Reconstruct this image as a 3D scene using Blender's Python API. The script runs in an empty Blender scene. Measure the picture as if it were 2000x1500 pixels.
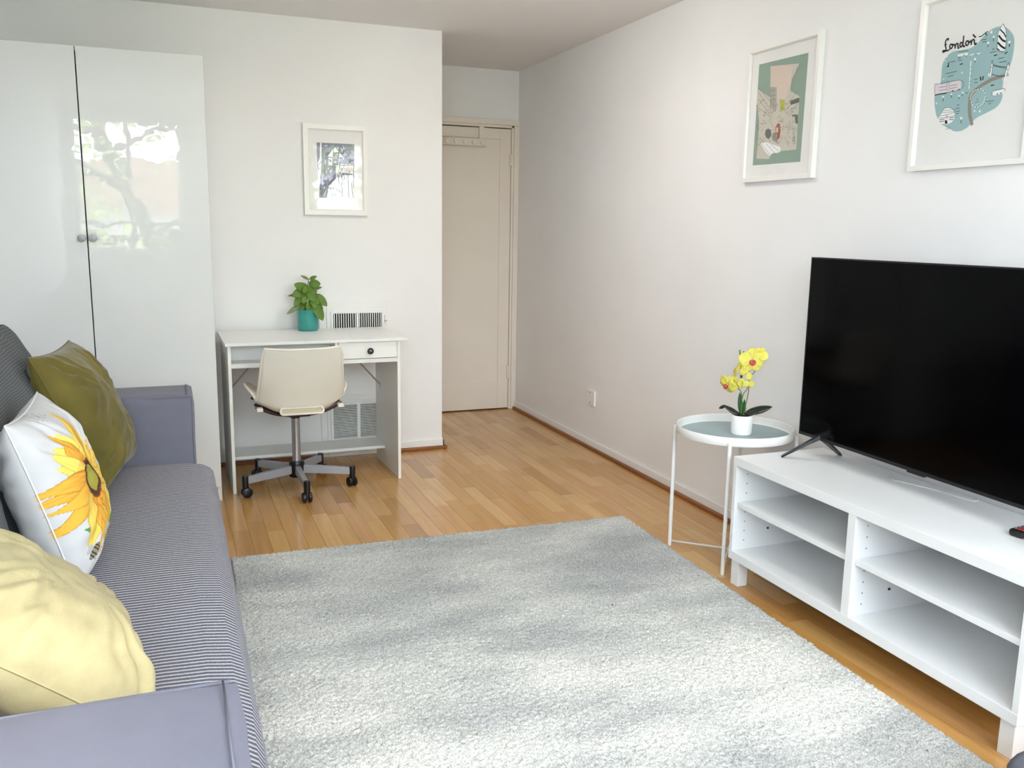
import bpy, bmesh, math, random
import numpy as np
from mathutils import Vector, Matrix, noise
random.seed(7)
S = bpy.context.scene
COL = S.collection
PI = math.pi

# ------------------------------------------------------------------ camera, world, sun, exposure
cam = bpy.data.cameras.new('camera'); cam.sensor_width = 36; cam.lens = 30.71; cam.clip_start = .02
co = bpy.data.objects.new('camera', cam); COL.objects.link(co); S.camera = co
YAW, PITCH, ROLL = -0.3743, -0.1752, 0.0145
dv = Vector((-math.sin(YAW)*math.cos(PITCH), math.cos(YAW)*math.cos(PITCH), math.sin(PITCH)))
rv = Vector((math.cos(YAW), math.sin(YAW), 0)); uv_ = rv.cross(dv)
r2 = math.cos(ROLL)*rv+math.sin(ROLL)*uv_; u2 = -math.sin(ROLL)*rv+math.cos(ROLL)*uv_
M = Matrix((r2, u2, -dv)).transposed().to_4x4(); M.translation = (-2.3023, -.2218, 1.284)
co.matrix_world = M

world = bpy.data.worlds.new('overcast_sky'); S.world = world; world.use_nodes = True
bg = world.node_tree.nodes['Background']; bg.inputs[0].default_value = (.83, .91, 1.05, 1); bg.inputs[1].default_value = 7.0
sun = bpy.data.lights.new('sun', 'SUN'); sun.energy = .6; sun.angle = math.radians(5); sun.color = (1, .95, .86)
so = bpy.data.objects.new('sun', sun); COL.objects.link(so)
so.rotation_euler = Vector((-.12, 1.0, -.78)).to_track_quat('-Z', 'Y').to_euler()
for i, (x0, x1) in enumerate(((-3.05, -2.12), (-1.93, -.15))):       # sampling portals in the two window openings
    pl = bpy.data.lights.new('window_portal', 'AREA'); pl.shape = 'RECTANGLE'; pl.size = x1-x0; pl.size_y = 1.24
    pl.cycles.is_portal = True
    po = bpy.data.objects.new('window_portal', pl); COL.objects.link(po)
    po.location = ((x0+x1)/2, -.62, 1.62); po.rotation_euler = (PI/2, 0, 0)
S.view_settings.view_transform = 'Standard'; S.view_settings.look = 'None'
S.view_settings.gamma = 1; S.view_settings.use_curve_mapping = False
S.view_settings.exposure = 1.52

# ------------------------------------------------------------------ materials
def lin(c):
    return tuple((v/255/12.92 if v/255 <= .04045 else ((v/255+.055)/1.055)**2.4) for v in c)+(1,)
def mat(name, rgb, rough=.5, spec=.5, metal=0, coat=0, bump=0, bscale=200, mottle=0, mscale=8, stretch=(1, 1, 1), coat_rough=.03, sheen=0):
    m = bpy.data.materials.new(name); m.use_nodes = True; nt = m.node_tree; b = nt.nodes['Principled BSDF']
    c = lin(rgb); b.inputs['Base Color'].default_value = c; b.inputs['Roughness'].default_value = rough
    b.inputs['Specular IOR Level'].default_value = spec; b.inputs['Metallic'].default_value = metal
    b.inputs['Coat Weight'].default_value = coat; b.inputs['Coat Roughness'].default_value = coat_rough
    if sheen: b.inputs['Sheen Weight'].default_value = sheen; b.inputs['Sheen Roughness'].default_value = .4
    tc = nt.nodes.new('ShaderNodeTexCoord'); mp = nt.nodes.new('ShaderNodeMapping'); mp.inputs['Scale'].default_value = stretch
    nt.links.new(tc.outputs['Object'], mp.inputs['Vector'])
    n = nt.nodes.new('ShaderNodeTexNoise'); n.inputs['Scale'].default_value = mscale; n.inputs['Detail'].default_value = 4
    nt.links.new(mp.outputs[0], n.inputs['Vector'])
    r = nt.nodes.new('ShaderNodeMapRange'); r.inputs[1].default_value = .3; r.inputs[2].default_value = .7
    r.inputs[3].default_value = 1-mottle; r.inputs[4].default_value = 1+mottle*.4
    nt.links.new(n.outputs[0], r.inputs[0])
    mx = nt.nodes.new('ShaderNodeVectorMath'); mx.operation = 'SCALE'; mx.inputs[0].default_value = c[:3]
    nt.links.new(r.outputs[0], mx.inputs['Scale']); nt.links.new(mx.outputs[0], b.inputs['Base Color'])
    if bump:
        n2 = nt.nodes.new('ShaderNodeTexNoise'); n2.inputs['Scale'].default_value = bscale; n2.inputs['Detail'].default_value = 3
        nt.links.new(mp.outputs[0], n2.inputs['Vector'])
        bp = nt.nodes.new('ShaderNodeBump'); bp.inputs['Strength'].default_value = bump; bp.inputs['Distance'].default_value = .002
        nt.links.new(n2.outputs[0], bp.inputs['Height']); nt.links.new(bp.outputs[0], b.inputs['Normal'])
    return m
M_wall = mat('wall_paint', (244, 243, 242), .7, .25, mottle=.03, mscale=2, bump=.08, bscale=60)
M_ceil = mat('ceiling_paint', (242, 239, 237), .8, .2, mottle=.02, mscale=2)
M_door = mat('door_paint', (241, 231, 218), .4, .4, mottle=.03, mscale=3)
M_trim = mat('trim_paint', (243, 241, 238), .35, .45, mottle=.02)
M_white = mat('white_laminate', (240, 240, 238), .38, .45, mottle=.015, mscale=5)
M_bench = mat('white_bench_laminate', (243, 244, 243), .42, .4, mottle=.02, mscale=5, bump=.05, bscale=300)
M_edge = mat('white_edging', (246, 245, 240), .35, .45)
M_dark = mat('black_plastic', (14, 14, 16), .35, .5)
M_joint = mat('parquet_joint', (112, 80, 46), .8, .1)
M_dark_gap = mat('dark_gap', (30, 28, 26), .8, .1)
M_steel = mat('brushed_steel', (188, 190, 196), .32, .5, metal=.9, mottle=.05, mscale=30)
M_silver = mat('silver_base_paint', (178, 180, 188), .4, .5, metal=.35, mottle=.04, mscale=20)
M_nickel = mat('nickel_knob', (120, 122, 126), .25, .6, metal=.9)
M_cream = mat('cream_plastic', (240, 234, 221), .42, .45, mottle=.03, mscale=6)
M_cream2 = mat('cream_plastic_inner', (206, 192, 160), .5, .4, mottle=.04)
M_framew = mat('white_frame_paint', (242, 240, 235), .3, .5)
M_paper = mat('white_paper', (240, 239, 236), .7, .2, mottle=.01)
M_teal = mat('teal_glaze', (44, 150, 142), .2, .55, coat=.5, mottle=.15, mscale=25)
M_soil = mat('dark_soil', (60, 45, 34), .95, .1, mottle=.4, mscale=80, bump=.6, bscale=250)
M_potw = mat('white_pot_glaze', (248, 247, 245), .35, .45)
M_leaf = mat('green_leaf', (100, 134, 48), .5, .4, mottle=.3, mscale=40, bump=.3, bscale=150)
M_leafb = mat('grey_green_leaf', (128, 142, 98), .55, .3, mottle=.2, mscale=40)
M_leafd = mat('dark_orchid_leaf', (26, 38, 24), .25, .5, mottle=.3, mscale=30)
M_leafo = mat('green_orchid_leaf', (34, 82, 40), .3, .5, mottle=.25, mscale=30)
M_stem = mat('plant_stem', (104, 128, 60), .5, .4)
M_petal = mat('yellow_petal', (236, 226, 104), .55, .3, mottle=.12, mscale=30)
M_lip = mat('pink_lip', (206, 70, 84), .5, .3, mottle=.3, mscale=70)
M_tray = mat('blue_grey_tray', (160, 178, 180), .55, .3, mottle=.03)
M_metalw = mat('white_metal', (244, 242, 238), .3, .45)
M_screen = mat('tv_screen', (1, 1, 2), .1, .1)
M_bezel = mat('tv_bezel', (16, 17, 20), .35, .4)
M_arm = mat('grey_arm_fabric', (120, 119, 131), .9, .15, mottle=.06, mscale=14, bump=.25, bscale=700, sheen=.1)
M_piping = mat('grey_piping', (116, 116, 127), .9, .1)
M_base = mat('dark_sofa_base', (86, 87, 92), .9, .1)
M_olive = mat('olive_velvet', (112, 101, 48), .8, .15, mottle=.3, mscale=7, bump=.2, bscale=500, sheen=.25)
M_pale = mat('pale_yellow_velvet', (186, 173, 130), .75, .2, mottle=.2, mscale=16, bump=.3, bscale=300, sheen=.1)
M_brick = mat('outside_brick', (150, 120, 100), .9, .1, mottle=.3, mscale=3)
M_render = mat('outside_render', (215, 205, 200), .9, .1, mottle=.1, mscale=1)
M_grass = mat('outside_lawn', (130, 138, 105), 1, .1, mottle=.3, mscale=2)
M_bark = mat('bark', (84, 76, 66), .95, .1, mottle=.3, mscale=10)
M_foliage = mat('tree_foliage', (176, 196, 120), .7, .2, mottle=.3, mscale=4)
M_stool = mat('charcoal_stool_fabric', (96, 96, 104), .9, .1, mottle=.1, mscale=30, bump=.2, bscale=500)
M_red = mat('red_button', (196, 66, 48), .5, .3)
M_btn = mat('grey_button', (120, 122, 128), .5, .3)
M_quarter = mat('brown_quarter_round', (150, 92, 48), .4, .4, mottle=.25, mscale=20, stretch=(1, .1, 1))

def gloss_door():
    m = mat('high_gloss_white', (228, 229, 228), .35, .4, coat=1.0, coat_rough=.012)
    nt = m.node_tree; b = nt.nodes['Principled BSDF']; b.inputs['Coat IOR'].default_value = 1.55
    tc = nt.nodes.new('ShaderNodeTexCoord'); n = nt.nodes.new('ShaderNodeTexNoise'); n.inputs['Scale'].default_value = 9; n.inputs['Detail'].default_value = 2
    nt.links.new(tc.outputs['Object'], n.inputs['Vector'])
    bp = nt.nodes.new('ShaderNodeBump'); bp.inputs['Strength'].default_value = .35; bp.inputs['Distance'].default_value = .0012
    nt.links.new(n.outputs[0], bp.inputs['Height']); nt.links.new(bp.outputs[0], b.inputs['Coat Normal'])
    return m
M_gloss = gloss_door()
def glass_mat():
    m = bpy.data.materials.new('picture_glass'); m.use_nodes = True; nt = m.node_tree; nt.nodes.remove(nt.nodes['Principled BSDF'])
    o = nt.nodes['Material Output']; t = nt.nodes.new('ShaderNodeBsdfTransparent'); g = nt.nodes.new('ShaderNodeBsdfGlossy')
    g.inputs['Roughness'].default_value = .03; f = nt.nodes.new('ShaderNodeFresnel'); ge = nt.nodes.new('ShaderNodeNewGeometry'); mi_ = nt.nodes.new('ShaderNodeMath'); mi_.operation = 'MULTIPLY_ADD'
    mi_.inputs[1].default_value = 1/1.5-1.5; mi_.inputs[2].default_value = 1.5; nt.links.new(ge.outputs['Backfacing'], mi_.inputs[0]); nt.links.new(mi_.outputs[0], f.inputs[0]); x = nt.nodes.new('ShaderNodeMixShader')
    nt.links.new(f.outputs[0], x.inputs[0]); nt.links.new(t.outputs[0], x.inputs[1]); nt.links.new(g.outputs[0], x.inputs[2]); nt.links.new(x.outputs[0], o.inputs[0])
    tc = nt.nodes.new('ShaderNodeTexCoord'); n = nt.nodes.new('ShaderNodeTexNoise'); n.inputs['Scale'].default_value = 14
    bp = nt.nodes.new('ShaderNodeBump'); bp.inputs['Strength'].default_value = .35; bp.inputs['Distance'].default_value = .001
    nt.links.new(tc.outputs['Object'], n.inputs['Vector']); nt.links.new(n.outputs[0], bp.inputs['Height']); nt.links.new(bp.outputs[0], g.inputs['Normal'])
    return m
M_glass = glass_mat()
def wood(name, rgb):
    m = mat(name, rgb, .27, .5, coat=.35, coat_rough=.12, mottle=.14, mscale=26, stretch=(1.6, .09, 1), bump=.04, bscale=90)
    return m
M_woods = [wood('oak_%s' % n, c) for n, c in (('honey', (203, 154, 90)), ('amber', (197, 146, 78)), ('pale', (213, 168, 106)), ('tan', (190, 140, 76)), ('rose', (205, 154, 96)), ('straw', (208, 162, 98)), ('brown', (172, 124, 66)))]
def striped(name, dark, light, axis='Y', period=.0143, frac=.36, bump=.5):
    m = bpy.data.materials.new(name); m.use_nodes = True; nt = m.node_tree; b = nt.nodes['Principled BSDF']
    b.inputs['Roughness'].default_value = .9; b.inputs['Specular IOR Level'].default_value = .15
    tc = nt.nodes.new('ShaderNodeTexCoord'); sx = nt.nodes.new('ShaderNodeSeparateXYZ'); nt.links.new(tc.outputs['Object'], sx.inputs[0])
    n = nt.nodes.new('ShaderNodeTexNoise'); n.inputs['Scale'].default_value = 420; nt.links.new(tc.outputs['Object'], n.inputs['Vector'])
    a = nt.nodes.new('ShaderNodeMath'); a.operation = 'MULTIPLY_ADD'; a.inputs[1].default_value = .0045; nt.links.new(n.outputs[0], a.inputs[0]); nt.links.new(sx.outputs[axis], a.inputs[2])
    d = nt.nodes.new('ShaderNodeMath'); d.operation = 'DIVIDE'; d.inputs[1].default_value = period; nt.links.new(a.outputs[0], d.inputs[0])
    f = nt.nodes.new('ShaderNodeMath'); f.operation = 'FRACT'; nt.links.new(d.outputs[0], f.inputs[0])
    r = nt.nodes.new('ShaderNodeValToRGB'); e = r.color_ramp.elements
    e[0].position = 0; e[0].color = lin(dark); e[1].position = 1; e[1].color = lin(dark)
    for p, c in ((.5-frac/2-.08, dark), (.5-frac/2+.04, light), (.5+frac/2-.04, light), (.5+frac/2+.08, dark)):
        x = e.new(p); x.color = lin(c)
    nt.links.new(f.outputs[0], r.inputs[0]); nt.links.new(r.outputs[0], b.inputs['Base Color'])
    bp = nt.nodes.new('ShaderNodeBump'); bp.inputs['Strength'].default_value = bump; bp.inputs['Distance'].default_value = .0015
    nt.links.new(r.outputs[0], bp.inputs['Height']); nt.links.new(bp.outputs[0], b.inputs['Normal'])
    return m
M_stripe = striped('grey_white_striped_cover', (102, 102, 112), (190, 189, 195))
M_backc = striped('dark_grey_ribbed_cover', (92, 94, 96), (112, 114, 116), 'Z', .007, .4, .2)
def attr_mat(name, rough=.85):
    m = bpy.data.materials.new(name); m.use_nodes = True; nt = m.node_tree; b = nt.nodes['Principled BSDF']
    b.inputs['Roughness'].default_value = rough; b.inputs['Specular IOR Level'].default_value = .15
    a = nt.nodes.new('ShaderNodeVertexColor'); a.layer_name = 'print'; nt.links.new(a.outputs[0], b.inputs['Base Color'])
    return m
M_printed = attr_mat('printed_cotton')
def rug_mat():
    m = bpy.data.materials.new('rug_pile'); m.use_nodes = True; nt = m.node_tree; b = nt.nodes['Principled BSDF']
    b.inputs['Roughness'].default_value = 1; b.inputs['Specular IOR Level'].default_value = .05
    tc = nt.nodes.new('ShaderNodeTexCoord')
    def nz(scale, st, det=4):
        mp = nt.nodes.new('ShaderNodeMapping'); mp.inputs['Scale'].default_value = st; nt.links.new(tc.outputs['Object'], mp.inputs[0])
        n = nt.nodes.new('ShaderNodeTexNoise'); n.inputs['Scale'].default_value = scale; n.inputs['Detail'].default_value = det
        nt.links.new(mp.outputs[0], n.inputs['Vector']); return n
    n1 = nz(1.6, (1, 2.6, 1), 2); n2 = nz(260, (1, 1, 1), 2)
    r = nt.nodes.new('ShaderNodeValToRGB'); e = r.color_ramp.elements
    e[0].position = .36; e[0].color = lin((190, 192, 190)); e[1].position = .62; e[1].color = lin((226, 226, 220))
    nt.links.new(n1.outputs[0], r.inputs[0])
    r2_ = nt.nodes.new('ShaderNodeValToRGB'); e = r2_.color_ramp.elements
    e[0].position = .36; e[0].color = (.42, .43, .43, 1); e[1].position = .6; e[1].color = (1, 1, 1, 1)
    nt.links.new(n2.outputs[0], r2_.inputs[0])
    mx = nt.nodes.new('ShaderNodeMix'); mx.data_type = 'RGBA'; mx.blend_type = 'MULTIPLY'; mx.inputs[0].default_value = .8
    nt.links.new(r.outputs[0], mx.inputs[6]); nt.links.new(r2_.outputs[0], mx.inputs[7]); nt.links.new(mx.outputs[2], b.inputs['Base Color'])
    return m
M_rug = rug_mat()

# ------------------------------------------------------------------ builders
def box(bm, x0, x1, y0, y1, z0, z1, bev=0, seg=2):
    r = bmesh.ops.create_cube(bm, size=1); vs = r['verts']
    for v in vs: v.co = Vector((x0+(v.co.x+.5)*(x1-x0), y0+(v.co.y+.5)*(y1-y0), z0+(v.co.z+.5)*(z1-z0)))
    if bev:
        es = list({e for v in vs for e in v.link_edges})
        bmesh.ops.bevel(bm, geom=es, offset=bev, segments=seg, affect='EDGES', profile=.5)
def tube(bm, pts, r, seg=10, closed=False, caps=True):
    pts = [Vector(p) for p in pts]; n = len(pts); rr = r if isinstance(r, (list, tuple)) else [r]*n; rings = []
    up = None
    for i, p in enumerate(pts):
        a = pts[(i-1) % n] if (closed or i > 0) else p; b = pts[(i+1) % n] if (closed or i < n-1) else p
        t = (b-a).normalized()
        if up is None: up = Vector((0, 0, 1)) if abs(t.z) < .9 else Vector((1, 0, 0))
        s = t.cross(up).normalized(); u = s.cross(t).normalized(); up = u
        rings.append([bm.verts.new(p+rr[i]*(math.cos(2*PI*k/seg)*s+math.sin(2*PI*k/seg)*u)) for k in range(seg)])
    m = n if closed else n-1
    for i in range(m):
        A, B = rings[i], rings[(i+1) % n]
        for k in range(seg): bm.faces.new((A[k], A[(k+1) % seg], B[(k+1) % seg], B[k]))
    if caps and not closed: bm.faces.new(rings[0][::-1]); bm.faces.new(rings[-1])
def lathe(bm, prof, cx=0, cy=0, seg=32):
    rings = []
    for r, z in prof:
        if r < 1e-5: rings.append([bm.verts.new((cx, cy, z))])
        else: rings.append([bm.verts.new((cx+r*math.cos(2*PI*k/seg), cy+r*math.sin(2*PI*k/seg), z)) for k in range(seg)])
    for A, B in zip(rings, rings[1:]):
        for k in range(seg):
            k2 = (k+1) % seg
            if len(A) == 1 and len(B) == 1: continue
            if len(A) == 1: bm.faces.new((A[0], B[k2], B[k]))
            elif len(B) == 1: bm.faces.new((A[k], A[k2], B[0]))
            else: bm.faces.new((A[k], A[k2], B[k2], B[k]))
def xform(bm, mtx, start=0):
    for v in list(bm.verts)[start:]: v.co = mtx @ v.co
def obj(name, bm, m, parent=None, smooth=False, kind=None, loc=None, rot=None, angle=None):
    me = bpy.data.meshes.new(name); bmesh.ops.recalc_face_normals(bm, faces=bm.faces); bm.to_mesh(me); bm.free()
    for x in (m if isinstance(m, (list, tuple)) else [m]): me.materials.append(x)
    if smooth:
        for p in me.polygons: p.use_smooth = True
        if angle is not None: me.set_sharp_from_angle(angle=math.radians(angle))
    o = bpy.data.objects.new(name, me); COL.objects.link(o)
    if parent: o.parent = parent
    if kind: o['kind'] = kind
    if loc: o.location = loc
    if rot: o.rotation_euler = rot
    return o
def bobj(name, boxes, m, parent=None, bev=0, **k):
    bm = bmesh.new()
    for b in boxes: box(bm, *b, bev=bev)
    return obj(name, bm, m, parent, **k)
def thing(name, label, cat, loc=(0, 0, 0), rotz=0, group=None):
    o = bpy.data.objects.new(name, None); COL.objects.link(o); o.location = loc; o.rotation_euler = (0, 0, rotz)
    o.empty_display_size = .1; o['label'] = label; o['category'] = cat
    if group: o['group'] = group
    return o
def struct(name, boxes, m, bev=0):
    o = bobj(name, boxes, m, None, bev); o['kind'] = 'structure'; return o
def catmull(pts, n=5):
    pts = [Vector(p) for p in pts]
    if len(pts) < 3: return pts
    P = [2*pts[0]-pts[1]]+pts+[2*pts[-1]-pts[-2]]; out = []
    for i in range(1, len(P)-2):
        for k in range(n):
            t = k/n; a, b, c, d = P[i-1:i+3]
            out.append(.5*((2*b)+(c-a)*t+(2*a-5*b+4*c-d)*t*t+(3*b-a-3*c+d)*t**3))
    return out+[pts[-1]]

# ------------------------------------------------------------------ the room
XP, Y1, Y0, H, XL, YN = -.841, 4.622, 5.589, 2.347, -3.13, -.55
fl = struct('floor', [(XL-.2, .2, YN-.2, Y0+.2, -.12, -.011)], M_joint)
struct('ceiling', [(XL-.2, .2, YN-.2, Y0+.3, H, H+.12)], M_ceil)
struct('wall_right', [(0, .15, YN-.2, Y0+.2, -.1, H)], M_wall)
struct('wall_left', [(XL-.15, XL, YN-.2, Y1+.1, -.1, H)], M_wall)
struct('wall_far', [(XL-.15, XP, Y1, Y0+.2, -.1, H)], M_wall)
struct('wall_end', [(XP, -.83, Y0, Y0+.2, -.1, H), (-.83, 0, Y0, Y0+.2, 2.02, H), (-.83, 0, Y0+.16, Y0+.2, -.1, 2.02)], M_wall)
# wall behind the camera, with two window openings
WZ0, WZ1 = 1.02, 2.22
struct('wall_near', [(XL-.1, .1, YN-.18, YN, -.1, WZ0), (XL-.1, .1, YN-.18, YN, WZ1, H),
    (XL-.1, -3.05, YN-.18, YN, WZ0, WZ1), (-2.12, -1.93, YN-.18, YN, WZ0, WZ1), (-.15, .1, YN-.18, YN, WZ0, WZ1)], M_wall)
for i, (x0, x1) in enumerate(((-3.05, -2.12), (-1.93, -.15))):
    bx = [(x0, x0+.05, YN-.12, YN-.06, WZ0, WZ1), (x1-.05, x1, YN-.12, YN-.06, WZ0, WZ1), (x0, x1, YN-.12, YN-.06, WZ0, WZ0+.05), (x0, x1, YN-.12, YN-.06, WZ1-.05, WZ1),
          (x0, x1, YN-.11, YN-.07, 1.27, 1.30)]
    n = 2 if i == 0 else 3
    for k in range(1, n): xm = x0+(x1-x0)*k/n; bx.append((xm-.02, xm+.02, YN-.11, YN-.07, WZ0, WZ1))
    w = bobj('window_%d' % (i+1), bx, M_trim, None, 0); w['kind'] = 'structure'

# parquet: each visible stave is a piece of its own
def parquet():
    W = .0702; rnd = random.Random(11); vis, rest = [], []
    nrow = int(3.2/W)+1
    for r in range(nrow):
        x1 = -.001-r*W; x0 = x1-W+.0004; y = YN-rnd.random()*.5
        if x1 < XL-.05: break
        while y < Y0+.1:
            L = rnd.choice((.28, .34, .40, .46, .52, .60)); y1 = min(y+L-.0006, Y0+.16)
            if not (x1 < XP-.03 and y > Y1+.03):
                cy, cx = (y+y1)/2, (x0+x1)/2
                under_rug = -2.12 < cx < -.46 and cy < 3.0
                seen = (not under_rug) and cx > -2.22 and y1 > 1.0 and not (cx > -.40 and cy < 2.5)
                (vis if seen else rest).append((x0, x1, y, y1))
            y += L
    vis.sort(key=lambda b: -b[3]*0+((b[0]+2.3)**2+(b[2]+.2)**2))
    rest += vis[300:]; vis = vis[:300]
    for b in vis:
        j = rnd.choices(range(7), weights=(5, 4, 3, 3, 3, 4, 1))[0]
        bm = bmesh.new(); vs = bmesh.ops.create_cube(bm, size=1)['verts']
        e = .0003; z0, z1 = -.011, rnd.uniform(-.0002, .0002)
        for v in vs:
            t = v.co.z > 0; ix = e if t else 0
            v.co = Vector((b[0]+ix if v.co.x < 0 else b[1]-ix, b[2]+ix if v.co.y < 0 else b[3]-ix, z1 if t else z0))
        obj('stave', bm, M_woods[j], fl)
    bm = bmesh.new(); mi = []
    for b in rest:
        j = rnd.choices(range(7), weights=(5, 4, 3, 3, 3, 4, 1))[0]
        box(bm, b[0], b[1], b[2], b[3], -.011, 0); mi += [j]*6
    for f, j in zip(bm.faces, mi): f.material_index = j
    o = obj('covered_stave', bm, M_woods, fl); o['kind'] = 'stuff'
parquet()

# skirting and quarter round
struct('baseboard_right', [(-.012, 0, YN, Y0-.012, .018, .058)], M_trim, .003)
struct('baseboard_far', [(-1.12, XP+.012, Y1-.012, Y1, .018, .058), (XL, -1.56, Y1-.012, Y1, .018, .058)], M_trim, .003)
struct('baseboard_return', [(XP, XP+.012, Y1-.012, Y0, .018, .058)], M_trim, .003)
struct('trim_1', [(-.024, 0, YN, Y0-.02, 0, .018)], M_quarter, .004)
struct('trim_2', [(-1.12, XP+.026, Y1-.026, Y1, 0, .018), (XL, -1.56, Y1-.026, Y1, 0, .018)], M_quarter, .004)
struct('trim_3', [(XP, XP+.024, Y1-.024, Y0, 0, .018)], M_quarter, .004)
# door casing and door
struct('trim_4', [(-.036, 0, Y0-.022, Y0+.002, 0, 1.985), (-.841, 0, Y0-.022, Y0+.002, 1.985, 2.02), (-.841, -.80, Y0-.022, Y0+.002, 0, 1.985),
                  (-.052, -.036, Y0-.012, Y0+.04, 0, 1.985), (-.80, -.036, Y0-.012, Y0+.04, 1.968, 1.985)], M_door, .002)
d1 = struct('door_1', [(-.797, -.054, Y0+.004, Y0+.04, .008, 1.962)], M_door, .0015)
for bx in [(-.797, -.135, Y0-.004, Y0+.006, 1.892, 1.962), (-.797, -.135, Y0-.004, Y0+.006, .008, .20), (-.135, -.054, Y0-.004, Y0+.006, .008, 1.962), (-.797, -.716, Y0-.004, Y0+.006, .20, 1.892)]:
    bobj('rail', [bx], M_door, d1, .0025)
for z0, z1 in ((.218, .323), (1.714, 1.80)):
    bm = bmesh.new(); tube(bm, [(-.046, Y0-.016, z0), (-.046, Y0-.016, z1)], .007, 8); box(bm, -.066, -.03, Y0-.014, Y0-.006, z0+.004, z1-.004)
    obj('hinge', bm, M_door, d1, smooth=False)
# over-door hook rack
hr = thing('hook_rack', 'cream over-door rail of round pegs hooked over the top of the door', 'hook rack', (-.43, Y0-.02, 1.86))
bobj('rail', [(-.21, .185, -.007, 0, -.022, .026)], M_door, hr, .003)
for x in (-.19, .155):
    bobj('strap', [(x-.017, x+.017, -.004, .012, .026, .102), (x-.017, x+.017, -.004, .06, .102, .106)], M_door, hr, 0)
for x in (-.18, -.10, -.035, .03, .092, .155):
    bm = bmesh.new(); lathe(bm, [(0, 0), (.007, 0), (.007, .018), (.0155, .022), (.0155, .030), (0, .034)], 0, 0, 14)
    xform(bm, Matrix.Translation((x, -.007, 0)) @ Matrix.Rotation(PI/2, 4, 'X')); obj('peg', bm, M_door, hr, smooth=True, angle=40)
# wall plate on the right wall
wp = thing('blank_wall_plate', 'small white blank plate low on the right wall near the door', 'wall plate', (0, 4.34, .31))
bobj('plate', [(-.012, 0, -.052, .052, -.045, .045)], M_trim, wp, .003)
for z in (-.034, .028): bobj('screw', [(-.014, -.011, -.003, .003, z, z+.006)], M_nickel, wp)

# ------------------------------------------------------------------ grilles on the far wall
def grille(name, label, x, z, outer, inner, fields, vertical, pitch, lever=None):
    t = thing(name, label, 'vent', (x, Y1, z), 0, None)
    x0, x1, z0, z1 = outer; bobj('surround', [(x0, x1, -.008, 0, z0, z1)], M_trim, t, .002)
    a0, a1, c0, c1 = inner; bobj('face_plate', [(a0, a1, -.014, -.008, c0, c1)], M_white, t, .002)
    for f in fields:
        bobj('opening_shade', [(f[0], f[1], -.0146, -.0139, f[2], f[3])], M_dark_gap, t)  # near-black sheet on the plate, painted in for the shade behind the slats
        bm = bmesh.new()
        if vertical:
            n = int((f[1]-f[0])/pitch)
            for k in range(n): xx = f[0]+(k+.5)*(f[1]-f[0])/n; box(bm, xx-.0022, xx+.0022, -.022, -.0145, f[2], f[3])
        else:
            n = int((f[3]-f[2])/pitch)
            for k in range(n): zz = f[2]+(k+.5)*(f[3]-f[2])/n; box(bm, f[0], f[1], -.022, -.0145, zz-.002, zz+.0025)
        obj('slat', bm, M_white, t, kind='stuff')
    bm = bmesh.new(); f = fields
    lo_x, hi_x, lo_z, hi_z = min(q[0] for q in f), max(q[1] for q in f), f[0][2], f[0][3]
    for bx in [(lo_x-.012, lo_x, lo_z-.012, hi_z+.012), (hi_x, hi_x+.012, lo_z-.012, hi_z+.012), (lo_x, hi_x, hi_z, hi_z+.012), (lo_x, hi_x, lo_z-.012, lo_z), (f[0][1], f[1][0], lo_z, hi_z)]:
        box(bm, bx[0], bx[1], -.023, -.014, bx[2], bx[3])
    obj('grille_frame', bm, M_white, t)
    if lever:
        bm = bmesh.new(); box(bm, lever[0]-.003, lever[0]+.003, -.02, -.014, lever[1]-.02, lever[1]+.02); box(bm, lever[0]-.002, lever[0]+.012, -.034, -.018, lever[1]-.013, lever[1]-.008)
        obj('lever', bm, M_silver, t)
    return t
grille('air_register', 'white upright-slatted air register on the wall just above the desk', -1.334, .77, (-.211, .202, -.11, .109), (-.171, .170, -.085, .076),
       [(-.136, -.008, -.06, .044), (.004, .136, -.06, .044)], True, .0118, (.150, .01))
grille('return_grille', 'white horizontal-slatted return grille on the wall low behind the desk', -1.341, .17, (-.205, .204, -.165, .181), (-.172, .172, -.155, .152),
       [(-.140, -.006, -.062, .131), (.012, .141, -.062, .131)], False, .0088)

# ------------------------------------------------------------------ pictures
COLS = {'t': (158, 190, 192), 'k': (22, 22, 26), 'w': (244, 245, 243), 'h': (150, 140, 130), 'p': (228, 216, 222), 'r': (190, 60, 70), 'q': (88, 108, 112),
        'm': (146, 168, 152), 'n': (206, 200, 186), 'c': (218, 200, 186), 'o': (176, 174, 160), 'y': (186, 190, 70), 'd': (104, 108, 102), 'e': (150, 146, 136),
        'b': (158, 92, 66), 'v': (132, 130, 152), 'x': (140, 132, 128), 'z': (84, 84, 100), 's': (190, 130, 120), 'g': (150, 150, 140)}
INK = {k: mat('ink_'+{'t': 'teal', 'k': 'black', 'w': 'white', 'h': 'taupe', 'p': 'pink', 'r': 'red', 'q': 'slate', 'm': 'sage', 'n': 'sand', 'c': 'blush', 'o': 'stone', 'y': 'lime', 'd': 'graphite', 'e': 'umber', 'b': 'rust', 'v': 'violet', 'x': 'brown', 'z': 'indigo', 's': 'salmon', 'g': 'grey'}[k], c, .7, .2) for k, c in COLS.items()}
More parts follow.
